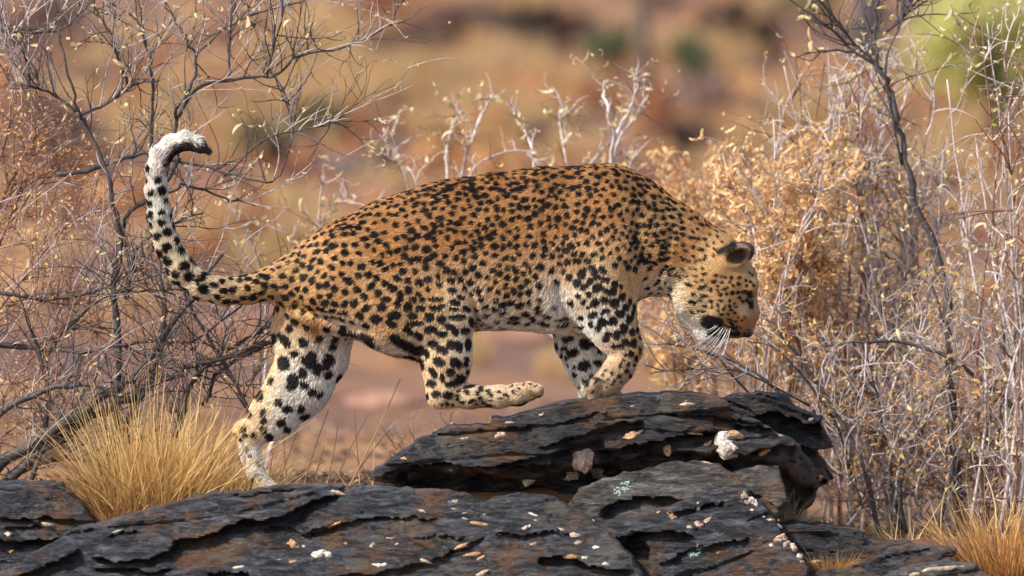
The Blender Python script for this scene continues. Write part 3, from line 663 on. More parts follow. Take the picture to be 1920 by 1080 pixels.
        for j in range(nu):
            F3.append((0, 1 + j, 1 + (j + 1) % nu)); F3.append((len(q) - 1, 1 + (nv - 2) * nu + (j + 1) % nu, 1 + (nv - 2) * nu + j))
        return np.array(c) + q * r * np.array(sc), [np.array(F4), np.array(F3)]
    t = NT('leopard_eye')
    tc = t.n('TexCoord').outputs['Object']
    b = t.bsdf(t.ramp(t.noise(tc, 60, 2), [(0.3, (0.02, 0.015, 0.008)), (0.7, (0.07, 0.05, 0.018))]), 0.05, 0.6)
    eye_m = t.done(b.outputs[0])
    for sg in (-1, 1):
        v, f = ball((1404, sg * 24, 561), 7.5)
        link('eye', mk_mesh('eye', WP(v) - base_pt, f), eye_m, root)
    t = NT('leopard_nose')
    b = t.bsdf(t.ramp(t.noise(t.n('TexCoord').outputs['Object'], 90, 3), [(0.3, (0.012, 0.010, 0.011)), (0.7, (0.05, 0.035, 0.033))]), 0.35, 0.5)
    nose_m = t.done(b.outputs[0])
    v, f = ball((0, 0, 0), 1.0, nu=24, nv=16)
    u = v.copy()
    v = np.stack([1400 + u[:, 0] * 13.5, u[:, 1] * (21 - 6 * np.clip(-u[:, 2], -1, 1) * -1), 622 + u[:, 2] * 11 + 2.5 * np.abs(u[:, 1])], 1)
    for sg in (-1, 1):     # nostrils
        d = np.linalg.norm((v - np.array([1407, sg * 7, 624])) / np.array([6, 4, 4]), axis=1)
        v[:, 0] -= 4 * np.exp(-d ** 2)
    link('nose', mk_mesh('nose', WP(v) - base_pt, f), nose_m, root)
    # whiskers: tapered, gently bowed tubes
    wt = NT('whisker'); wb = wt.bsdf((0.85, 0.83, 0.80), 0.3, 0.4); whm = wt.done(wb.outputs[0])
    wr = np.random.default_rng(3)
    ends = [((1352, 606), (1268, 634)), ((1355, 608), (1282, 655)), ((1358, 611), (1290, 668)), ((1352, 613), (1276, 660)), ((1360, 615), (1302, 680)), ((1363, 617), (1316, 682)), ((1362, 620), (1328, 664)), ((1366, 620), (1336, 656)), ((1368, 616), (1350, 664)), ((1350, 604), (1312, 626)), ((1356, 612), (1320, 655)), ((1345, 602), (1318, 618))]
    for sg in (-1, 1):
        for (x0, y0), (x1, y1) in ends:
            if sg > 0 and wr.random() < 0.5: continue
            tt = np.linspace(0, 1, 9)
            bow = 5 * np.sin(tt * np.pi)
            y0_ = sg * 36
            pl = np.stack([x0 + (x1 - x0) * tt + bow * 0.3, y0_ + sg * 26 * tt, y0 + (y1 - y0) * tt + bow], 1)
            v, f = tube(WP(pl) - base_pt, np.linspace(0.46, 0.13, 9) / S, 5)
            link('whisker', mk_mesh('whisker', v, f), whm, root)
    # claws of the curled paw
    ct = NT('claw'); clm = ct.done(ct.bsdf((0.35, 0.30, 0.27), 0.3, 0.5).outputs[0])
    for dy in (-17, -6, 6, 17):
        pl = np.array([(1101, -58 + dy * 1.1, 731), (1096, -59 + dy * 1.1, 737), (1096, -59 + dy * 1.1, 744)])
        v, f = tube(WP(pl) - base_pt, np.array([3.2, 2.4, 0.5]) / S, 6)
        link('claw', mk_mesh('claw', v, f), clm, root)
    return root

def tube(pl, rad, sides=5):
    pl = np.asarray(pl, float); n = len(pl)
    tg = np.gradient(pl, axis=0); tg /= np.linalg.norm(tg, axis=1, keepdims=True) + 1e-12
    ref = np.array([0.31, 0.9, 0.29]); 
    a = np.cross(tg, ref); a /= np.linalg.norm(a, axis=1, keepdims=True) + 1e-12
    b = np.cross(tg, a)
    th = np.arange(sides) / sides * 2 * np.pi
    v = pl[:, None] + (a[:, None] * np.cos(th)[None, :, None] + b[:, None] * np.sin(th)[None, :, None]) * np.asarray(rad).reshape(-1, 1, 1)
    i = np.arange(n - 1)[:, None] * sides; j = np.arange(sides)[None]
    q = np.stack([i + j, i + (j + 1) % sides, i + sides + (j + 1) % sides, i + sides + j], -1).reshape(-1, 4)
    V = v.reshape(-1, 3)
    caps = np.array([[k for k in range(sides)][::-1], [(n - 1) * sides + k for k in range(sides)]])
    return V, [q, caps]

leopard = build_leopard()
# ------------------------------------------------------------------ rocks: layered dark slate
def slate_material(name, tint=(1, 1, 1), rust=0.5, dip=0.0, wet=0.42):
    t = NT(name)
    tc = t.n('TexCoord').outputs['Object']
    mp = t.n('Mapping'); mp.inputs['Rotation'].default_value = (0, dip, 0); mp.inputs['Scale'].default_value = (1, 1, 4.5)
    t.l(tc, mp.inputs[0]); sv = mp.outputs[0]
    big = t.noise(tc, 5, 4); strat = t.noise(sv, 14, 6, 0.62, 0.6); fine = t.noise(sv, 55, 6, 0.7, 0.4); grit = t.noise(tc, 260, 3, 0.6)
    c = t.ramp(t.math('ADD', t.math('MULTIPLY', strat, 0.6), t.math('MULTIPLY', fine, 0.4)),
               [(0.40, tuple(0.014 * k for k in tint)), (0.48, tuple(0.050 * k for k in tint)), (0.55, tuple(0.12 * k for k in tint)), (0.63, tuple(0.26 * k for k in tint))])
    rs = t.ramp(t.math('ADD', t.math('MULTIPLY', big, 0.55), t.math('MULTIPLY', t.noise(sv, 20, 5, 0.6, 1.0), 0.45)), [(0.475 + 0.07 * (1 - rust), (0, 0, 0)), (0.55 + 0.07 * (1 - rust), (1, 1, 1))])
    c = t.mix(t.math('MULTIPLY', rs, 0.75), c, t.mix(fine, (0.070, 0.031, 0.014), (0.34, 0.165, 0.072)))
    lc = t.math('MULTIPLY', t.ramp(t.noise(tc, 11, 6, 0.7, 0.5), [(0.55, (0, 0, 0)), (0.60, (1, 1, 1))]), t.ramp(t.noise(tc, 3.1, 2), [(0.46, (0, 0, 0)), (0.58, (1, 1, 1))]))
    c = t.mix(t.math('MULTIPLY', lc, 0.55), c, (0.17, 0.165, 0.14))
    # thin pale mineral streaks and flecks
    fl = t.ramp(t.noise(sv, 85, 3, 0.5, 0.3), [(0.64, (0, 0, 0)), (0.69, (1, 1, 1))])
    fl = t.math('MULTIPLY', fl, t.ramp(t.noise(tc, 7, 3), [(0.48, (0, 0, 0)), (0.62, (1, 1, 1))]))
    c = t.mix(t.math('MULTIPLY', fl, 0.8), c, (0.46, 0.40, 0.33))
    b = t.bsdf(c, t.ramp(fine, [(0.3, (wet - 0.08,) * 3), (0.7, (wet + 0.25,) * 3)]), 0.5)
    hgt = t.math('ADD', t.math('MULTIPLY', fine, 0.8), t.math('ADD', t.math('MULTIPLY', strat, 1.0), t.math('MULTIPLY', grit, 0.18)))
    t.bump(b, hgt, 1.0, 0.035)
    return t.done(b.outputs[0])

def poly_sd(P2, poly):
    """signed distance to a polygon, negative inside; P2 (...,2)"""
    poly = np.asarray(poly, np.float32)
    x, y = P2[..., 0], P2[..., 1]
    d = np.full(x.shape, 1e12, np.float32); ins = np.zeros(x.shape, bool)
    for a, b in zip(poly, np.roll(poly, -1, 0)):
        e = b - a
        t = np.clip(((x - a[0]) * e[0] + (y - a[1]) * e[1]) / (e @ e + 1e-9), 0, 1)
        d = np.minimum(d, (x - a[0] - t * e[0]) ** 2 + (y - a[1] - t * e[1]) ** 2)
        c = ((a[1] <= y) & (b[1] > y)) | ((b[1] <= y) & (a[1] > y))
        ins ^= c & (x < a[0] + (y - a[1]) / (e[1] if abs(e[1]) > 1e-6 else 1e-6) * e[0])
    d = np.sqrt(d)
    return np.where(ins, -d, d)

def layered(u, s, L, seed, length):
    """irregular beds: u runs along them, s across, L mean thickness -> (protrusion -1..1, groove 0..1)"""
    t = s / L + 0.35 * noise(np.stack([u / (length * 0.8), s / (L * 3)], -1), seed + 1)
    c = np.floor(t); f = t - c
    pr = noise(np.stack([u / length, c * 7.31], -1), seed + 2)
    pr2 = noise(np.stack([u / length, (c + 1) * 7.31], -1), seed + 2)
    k = sstep(0.80, 1.0, f)
    prot = pr * (1 - k) + pr2 * k
    g = np.exp(-((np.minimum(f, 1 - f)) / 0.10) ** 2) * sstep(-0.1, 0.35, noise(np.stack([u / (length * 0.6), c * 3.7], -1), seed + 3))
    return prot, g

def rock(name, poly, y0, y1, slope, dip, mat, label, seed, h=3.4, beds=((42, 15, 230), (15, 5, 120)), top=0.0, rough=3.8, carve=(), bulge=(), rnd=14, ledges=(), turn=None, under=None):
    """poly: outline seen from the front; y0/y1: front (at the foot) and back; slope: how far the face leans back per unit of height"""
    poly = np.asarray(poly, float)
    lo2, hi2 = poly.min(0) - 26, poly.max(0) + 26
    zb = poly[:, 1].max()
    lo = np.array([lo2[0], y0 - 46, lo2[1]]); hi = np.array([hi2[0], y1 + 26, hi2[1]])
    n = ((hi - lo) / h).astype(int) + 1
    ax = [lo[i] + h * np.arange(n[i], dtype=np.float32) for i in range(3)]
    X, Z = np.meshgrid(ax[0], ax[2], indexing='ij')
    P2 = np.stack([X, Z], -1)
    # outline broken by noise along the beds
    cd, sd = math.cos(dip), math.sin(dip)
    U = X * cd + Z * sd; Sx = -X * sd + Z * cd
    sd2 = poly_sd(P2, poly)
    front = y0 + slope * (zb - Z)
    disp = np.zeros_like(X); edge = np.zeros_like(X)
    for i, (L, amp, ln) in enumerate(beds):
        pr, g = layered(U, Sx, L, seed + 50 * i, ln)
        disp += 0.62 * amp * pr - amp * 0.75 * g
        edge += amp * 0.35 * pr - amp * 0.3 * g
    disp += 18 * fbm(P2 / 120, seed + 300, 3) + 7 * fbm(np.stack([U / 46, Sx / 22], -1), seed + 310, 3)
    wob = np.stack([X + 9 * noise(P2 / 26, seed + 320), Z + 7 * fbm(P2 / 20, seed + 321, 3)], -1)
    for pts, prot, fall, dep, gl in ledges:               # a sheet that juts out over a crack
        pts = np.asarray(pts, float); best = np.full(X.shape, 1e9); sgn = np.zeros(X.shape); tt = np.zeros(X.shape)
        for q in range(len(pts) - 1):
            a_, b_ = pts[q], pts[q + 1]; e_ = b_ - a_
            t_ = np.clip(((wob[..., 0] - a_[0]) * e_[0] + (wob[..., 1] - a_[1]) * e_[1]) / (e_ @ e_), 0, 1)
            dx_, dz_ = wob[..., 0] - a_[0] - t_ * e_[0], wob[..., 1] - a_[1] - t_ * e_[1]
            dd = np.hypot(dx_, dz_); m_ = dd < best
            best = np.where(m_, dd, best); sgn = np.where(m_, np.sign(dz_ * e_[0] - dx_ * e_[1]), sgn); tt = np.where(m_, (q + t_) / (len(pts) - 1), tt)
        end = sstep(0.0, 0.12, tt) * sstep(1.0, 0.88, tt)
        disp += end * np.where(sgn < 0, prot * np.exp(-best / fall), -dep * np.exp(-(best / gl) ** 1.3))
    for (x, z, rx, rz, dep, an) in carve:                 # hollows under overhangs
        ca, sa = math.cos(math.radians(an)), math.sin(math.radians(an))
        u = ((X - x) * ca + (Z - z) * sa) / rx; v = (-(X - x) * sa + (Z - z) * ca) / rz
        q = np.sqrt(u * u + v * v) + 0.28 * fbm(P2 / 28, seed + 17, 2)
        disp -= dep * sstep(1.12, 0.78, q)
    for (x, z, rx, rz, dep, an) in bulge:
        ca, sa = math.cos(math.radians(an)), math.sin(math.radians(an))
        u = ((X - x) * ca + (Z - z) * sa) / rx; v = (-(X - x) * sa + (Z - z) * ca) / rz
        disp += dep * sstep(1.15, 0.75, np.sqrt(u * u + v * v) + 0.15 * fbm(P2 / 30, seed + 19, 2))
    sd2 = sd2 - edge * 0.6 - 3 * noise(P2 / 16, seed + 7)
    front = front - disp
    if turn: front = front + turn[1] * np.maximum(0, X - turn[0])      # the face turns away to the right
    if under: front = front + under[1] * np.maximum(0, Z - under[0] - 14 * noise(X[..., None] / 60, seed + 9))   # undercut foot
    Y = ax[1][None, :, None]
    a = sd2[:, None, :]
    b = (front[:, None, :] - Y) * (1 / math.sqrt(1 + slope * slope))
    c = Y - y1
    def smax(p, q, k):
        hh = np.maximum(k - np.abs(p - q), 0) / k
        return np.maximum(p, q) + hh * hh * k * 0.25
    F = smax(smax(a, b, rnd), np.broadcast_to(c, b.shape), 30).astype(np.float32)
    near = np.abs(F) < 14
    I = np.nonzero(near)
    P = np.stack([ax[0][I[0]], ax[1][I[1]], ax[2][I[2]]], 1)
    u = P[:, 0] * cd + P[:, 2] * sd; s = -P[:, 0] * sd + P[:, 2] * cd
    Q3 = np.stack([u / 60, P[:, 1] / 40, s / 14], 1)
    F[near] += rough * 0.9 * fbm(Q3, seed + 400, 3) + 1.6 * noise(np.stack([u / 14, P[:, 1] / 10, s / 5], 1), seed + 401)
    F[0] = F[-1] = 30; F[:, 0] = 30; F[:, -1] = 30; F[:, :, 0] = 30; F[:, :, -1] = 30
    V, Q = surface_nets(F, lo, h)
    base = np.array(W((lo2[0] + hi2[0]) / 2, y1, zb))
    me = mk_mesh(name, WP(V) - base, Q[:, ::-1])
    o = link(name, me, mat, None, label, 'rock', group='dark slate rocks of the outcrop', loc=tuple(base))
    # lookup used to seat pieces on the face
    def seat(x, z):
        i = int(round((x - lo[0]) / h)); k = int(round((z - lo[2]) / h))
        i = min(max(i, 0), n[0] - 1); k = min(max(k, 0), n[2] - 1)
        col = F[i, :, k]
        j = np.nonzero(col < 0)[0]
        return (ax[1][j[0]] if len(j) else float(front[i, k]))
    return o, seat, base

def lump(rng, rx, ry, rz, sharp=0.25, seed=0, nu=14, nv=9):
    th = np.linspace(0, np.pi, nv + 1)[1:-1]; ph = np.arange(nu) / nu * 2 * np.pi
    q = np.array([[0, 0, 1.]] + [[math.sin(a) * math.cos(b), math.sin(a) * math.sin(b), math.cos(a)] for a in th for b in ph] + [[0, 0, -1.]])
    r = 1 + sharp * fbm(q * 1.3 + seed * 5.3, seed, 3) + 0.5 * sharp * noise(q * 3.1, seed + 5)
    # flatten some facets
    for _ in range(5):
        d = rng.normal(size=3); d /= np.linalg.norm(d)
        lim = rng.uniform(0.62, 0.9)
        pr = (q * r[:, None]) @ d
        r = np.where(pr > lim, r * lim / np.maximum(pr, 1e-6), r)
    v = q * r[:, None] * np.array([rx, ry, rz])
    F4 = [(1 + i * nu + j, 1 + (i + 1) * nu + j, 1 + (i + 1) * nu + (j + 1) % nu, 1 + i * nu + (j + 1) % nu) for i in range(nv - 2) for j in range(nu)]
    F3 = [(0, 1 + j, 1 + (j + 1) % nu) for j in range(nu)] + [(len(q) - 1, 1 + (nv - 2) * nu + (j + 1) % nu, 1 + (nv - 2) * nu + j) for j in range(nu)]
    return v, [np.array(F4), np.array(F3)]

def quartz_mat(name, c1, c2, rough=0.45):
    t = NT(name); tc = t.n('TexCoord').outputs['Object']
    c = t.ramp(t.noise(tc, 45, 5, 0.6, 0.6), [(0.3, c1), (0.65, c2)])
    c = t.mix(t.ramp(t.noise(tc, 120, 4, 0.6, 1.0), [(0.50, (0, 0, 0)), (0.62, (0.75, 0.75, 0.75))]), c, (0.10, 0.055, 0.035))
    b = t.bsdf(c, rough, 0.4)
    b.inputs['Subsurface Weight'].default_value = 0.0
    t.bump(b, t.noise(tc, 160, 4), 0.5, 0.004)
    return t.done(b.outputs[0])

QW = quartz_mat('white_quartz', (0.36, 0.31, 0.26), (0.70, 0.65, 0.59))
QO = quartz_mat('ochre_quartz', (0.30, 0.145, 0.06), (0.52, 0.31, 0.16))
QC = quartz_mat('cream_quartz', (0.26, 0.20, 0.13), (0.56, 0.47, 0.34))
QP = quartz_mat('pinkish_quartz', (0.30, 0.19, 0.13), (0.56, 0.41, 0.31))
QM = {'w': QW, 'o': QO, 'c': QC, 'p': QP}
QL = {'w': None, 'o': 'ochre quartz lump set in the dark slate', 'c': None, 'p': None}

def build_rocks():
    rng = np.random.default_rng(21)
    m_grey = slate_material('slate_blue_grey', (0.76, 0.80, 0.94), 0.54, -0.12, 0.33)
    m_dark = slate_material('slate_dark', (0.46, 0.48, 0.56), 0.48, -0.05, 0.42)
    m_brown = slate_material('slate_brown', (1.25, 1.12, 1.05), 0.40, 0.1, 0.6)
    out = {}
    out['ledge'] = rock('ledge_rock', [(700, 884), (712, 872), (757, 842), (790, 818), (835, 803), (880, 797), (920, 796), (924, 786), (1000, 770), (1060, 752), (1130, 742), (1200, 738), (1300, 737), (1345, 748), (1372, 768), (1420, 785), (1452, 806), (1490, 830), (1520, 860), (1536, 905), (1528, 948), (1500, 978), (1440, 975), (1300, 968), (1120, 965), (1000, 950), (880, 935), (760, 915), (700, 900)],
        -135, 150, 0.16, -0.10, m_dark, 'broad black slate ledge with a big white quartz lump, carrying the leopard fore paws', 31,
        beds=((50, 18, 330), (18, 4.5, 170)), rnd=16, turn=(1455, 1.5), under=(868, 1.3),
        carve=((900, 918, 150, 34, 70, 6), (1085, 905, 90, 36, 50, -4), (1225, 880, 130, 30, 55, -6), (1420, 905, 110, 46, 42, 20), (1090, 862, 52, 40, 26, 0), (1345, 800, 60, 16, 10, -8)),
        bulge=((1230, 790, 170, 14, 10, 4), (1380, 820, 70, 13, 8, 18)),
        ledges=(([(745, 872), (830, 866), (910, 872), (1000, 854), (1085, 836)], 12, 26, 24, 12), ([(860, 905), (925, 882), (985, 868), (1050, 866)], 14, 20, 34, 26), ([(1000, 838), (1080, 818), (1165, 788), (1210, 790)], 16, 30, 16, 12),
                ([(1105, 846), (1190, 832), (1285, 812), (1345, 806)], 18, 30, 40, 26), ([(1370, 790), (1430, 800), (1492, 818)], 16, 26, 30, 22), ([(925, 802), (1010, 796), (1090, 782), (1150, 768)], 10, 18, 10, 8), ([(1240, 775), (1320, 774), (1370, 786), (1440, 792)], 12, 22, 16, 10),
                ([(1400, 850), (1440, 836), (1490, 836)], 14, 20, 26, 24), ([(720, 890), (770, 878), (800, 880)], 8, 14, 14, 8)))
    out['spur'] = rock('jagged_rock', [(1300, 760), (1362, 745), (1398, 738), (1440, 736), (1484, 742), (1490, 758), (1520, 776), (1548, 782), (1546, 796), (1572, 842), (1540, 850), (1552, 870), (1548, 884), (1562, 900), (1556, 912), (1530, 920), (1515, 945), (1440, 930), (1380, 840)],
        10, 170, 0.02, 0.35, m_dark, 'jagged black slate piece jutting out to the right behind the quartz ledge', 47, beds=((30, 16, 120), (12, 6, 70)), rnd=8, turn=(1400, 0.55), ledges=(([(1390, 790), (1450, 775), (1520, 797), (1546, 797)], 16, 20, 40, 22), ([(1440, 850), (1500, 842), (1570, 846)], 16, 20, 40, 24), ([(1470, 905), (1520, 890), (1556, 902)], 12, 16, 30, 18)))
    out['mid'] = rock('rounded_rock', [(1062, 945), (1085, 915), (1130, 893), (1190, 874), (1240, 860), (1300, 856), (1345, 866), (1385, 888), (1440, 912), (1468, 930), (1475, 945), (1440, 985), (1330, 1010), (1120, 990)],
        -190, -70, 0.55, -0.35, m_brown, 'rounded brown grey slab with one pale green lichen patch below the ledge', 59, beds=((70, 4, 300), (16, 1.5, 140)), rnd=26, ledges=(([(1110, 958), (1170, 930), (1215, 924), (1280, 936), (1350, 922)], 10, 20, 36, 24),), rough=3.5)
    out['tip'] = rock('pointed_rock', [(1372, 882), (1420, 868), (1456, 868), (1462, 895), (1474, 940), (1452, 948), (1400, 920)],
        -165, -60, 0.4, 0.5, m_brown, 'small pointed grey slab wedged under the right end of the ledge', 63, beds=((22, 4, 120),), rnd=14, rough=2.5)
    out['wedge'] = rock('wedge_rock', [(1118, 992), (1150, 965), (1215, 952), (1260, 938), (1310, 918), (1352, 905), (1390, 905), (1422, 935), (1444, 968), (1462, 1000), (1498, 1045), (1530, 1110), (1190, 1130), (1160, 1060)],
        -330, -130, 0.62, -0.30, m_grey, 'wedge shaped dark rock with white quartz beads down its right edge', 71, beds=((50, 15, 230), (17, 4, 140)), rnd=16, carve=((1180, 1050, 40, 60, 50, 20),), ledges=(([(1120, 1006), (1190, 992), (1250, 986), (1310, 1002)], 14, 24, 30, 20), ([(1225, 1050), (1290, 1022), (1350, 1010), (1410, 1000)], 10, 20, 18, 12), ([(1240, 958), (1300, 948), (1350, 930)], 8, 16, 10, 8)))
    out['front'] = rock('long_rock', [(-30, 1110), (20, 1066), (95, 1018), (150, 988), (200, 972), (262, 955), (330, 938), (385, 920), (410, 910), (432, 917), (500, 908), (560, 902), (640, 905), (720, 903), (800, 909), (872, 916), (900, 934), (930, 930), (1000, 944), (1050, 985), (1112, 972), (1150, 1000), (1176, 1030), (1196, 1062), (1190, 1130), (-30, 1130)],
        -470, -160, 0.95, -0.16, m_grey, 'longest low blue grey slate rock with rusty cracks, lying across the lower left', 83, h=3.4, beds=((48, 13, 320), (17, 3, 170)), rnd=20,
        carve=(),
        ledges=(([(10, 1084), (60, 1066), (120, 1042), (185, 1012)], 18, 20, 30, 16), ([(186, 1026), (240, 1037), (300, 1032), (335, 1018), (346, 1000)], 22, 26, 30, 18), ([(215, 993), (255, 984), (290, 988)], 8, 14, 14, 7),
                ([(325, 1004), (380, 996), (430, 982), (480, 963), (525, 962), (560, 947), (573, 934), (605, 927), (650, 913)], 24, 40, 42, 20), ([(500, 984), (545, 978), (590, 992), (650, 974)], 12, 20, 18, 12), ([(560, 992), (630, 974), (705, 964), (760, 958), (830, 966)], 8, 18, 14, 8),
                ([(400, 1064), (440, 1057), (485, 1056)], 10, 12, 30, 12), ([(190, 1052), (240, 1050), (300, 1058), (350, 1050)], 12, 14, 26, 14), ([(540, 1078), (640, 1068), (740, 1052), (840, 1026), (930, 992)], 9, 20, 16, 10), ([(920, 986), (980, 992), (1030, 984), (1085, 986)], 10, 16, 18, 10),
                ([(1010, 1032), (1060, 1024), (1110, 1048), (1190, 1056)], 18, 24, 36, 24), ([(430, 917), (470, 922), (520, 915), (570, 908)], 8, 14, 10, 6), ([(760, 1000), (820, 992), (880, 996)], 7, 14, 10, 8)))
    out['hump'] = rock('hump_rock', [(905, 945), (925, 926), (965, 920), (1010, 922), (1050, 932), (1085, 952), (1112, 975), (1140, 1000), (1060, 1030), (960, 1010), (910, 980)],
        -330, -150, 0.75, -0.05, m_grey, 'small humped blue grey stone between the long rock and the rounded slab', 97, beds=((34, 7, 160), (12, 3.5, 100)), rnd=26, rough=3.5)
    out['left'] = rock('slope_rock', [(-40, 897), (60, 897), (122, 900), (150, 928), (172, 955), (186, 972), (150, 1000), (90, 1030), (20, 1080), (-40, 1090)],
        -260, -10, 0.55, 0.12, m_grey, 'dark slate rock with a smooth sloping top left of the golden tuft', 103, beds=((40, 13, 200), (14, 5, 120)), rnd=18, ledges=(([(-30, 968), (40, 966), (100, 966), (180, 972)], 12, 24, 20, 10), ([(-30, 1008), (60, 1008), (110, 1004), (160, 992)], 14, 20, 38, 22), ([(20, 985), (70, 978), (120, 984)], 8, 12, 16, 10)))
    out['flat'] = rock('flat_rock', [(1440, 985), (1480, 978), (1560, 984), (1612, 992), (1618, 1010), (1700, 1012), (1720, 1040), (1600, 1110), (1440, 1110)],
        -190, 60, 0.35, 0.05, m_dark, 'low flat dark rock in the shade behind the small orange tuft', 113, beds=((34, 8, 200), (12, 4, 100)), rnd=14)
    out['tilt'] = rock('tilted_rock', [(1560, 1078), (1592, 1052), (1630, 1040), (1652, 1026), (1690, 1014), (1740, 1018), (1788, 1020), (1776, 1036), (1745, 1046), (1700, 1062), (1640, 1085), (1600, 1110), (1550, 1110)],
        -290, -60, 0.6, -0.28, m_grey, 'thin tilted bluish slab with a sharp right end near the grass', 127, beds=((26, 8, 200), (9, 3.5, 100)), rnd=8)
    out['low'] = rock('pale_edged_rock', [(1610, 1095), (1640, 1072), (1690, 1050), (1760, 1042), (1805, 1046), (1835, 1070), (1870, 1085), (1950, 1080), (1950, 1130), (1600, 1130)],
        -400, -200, 0.7, -0.1, m_brown, 'brown grey rock with a cream top edge at the bottom right corner', 131, beds=((30, 9, 200), (11, 4, 100)), rnd=12)
    out['corner'] = rock('corner_rock', [(1440, 1090), (1480, 1068), (1540, 1060), (1600, 1056), (1640, 1072), (1640, 1130), (1430, 1130)],
        -330, -150, 0.8, 0.0, m_grey, 'low grey slab at the bottom edge between wedge rock and tilted slab', 139, beds=((30, 8, 200), (11, 3.5, 100)), rnd=14)
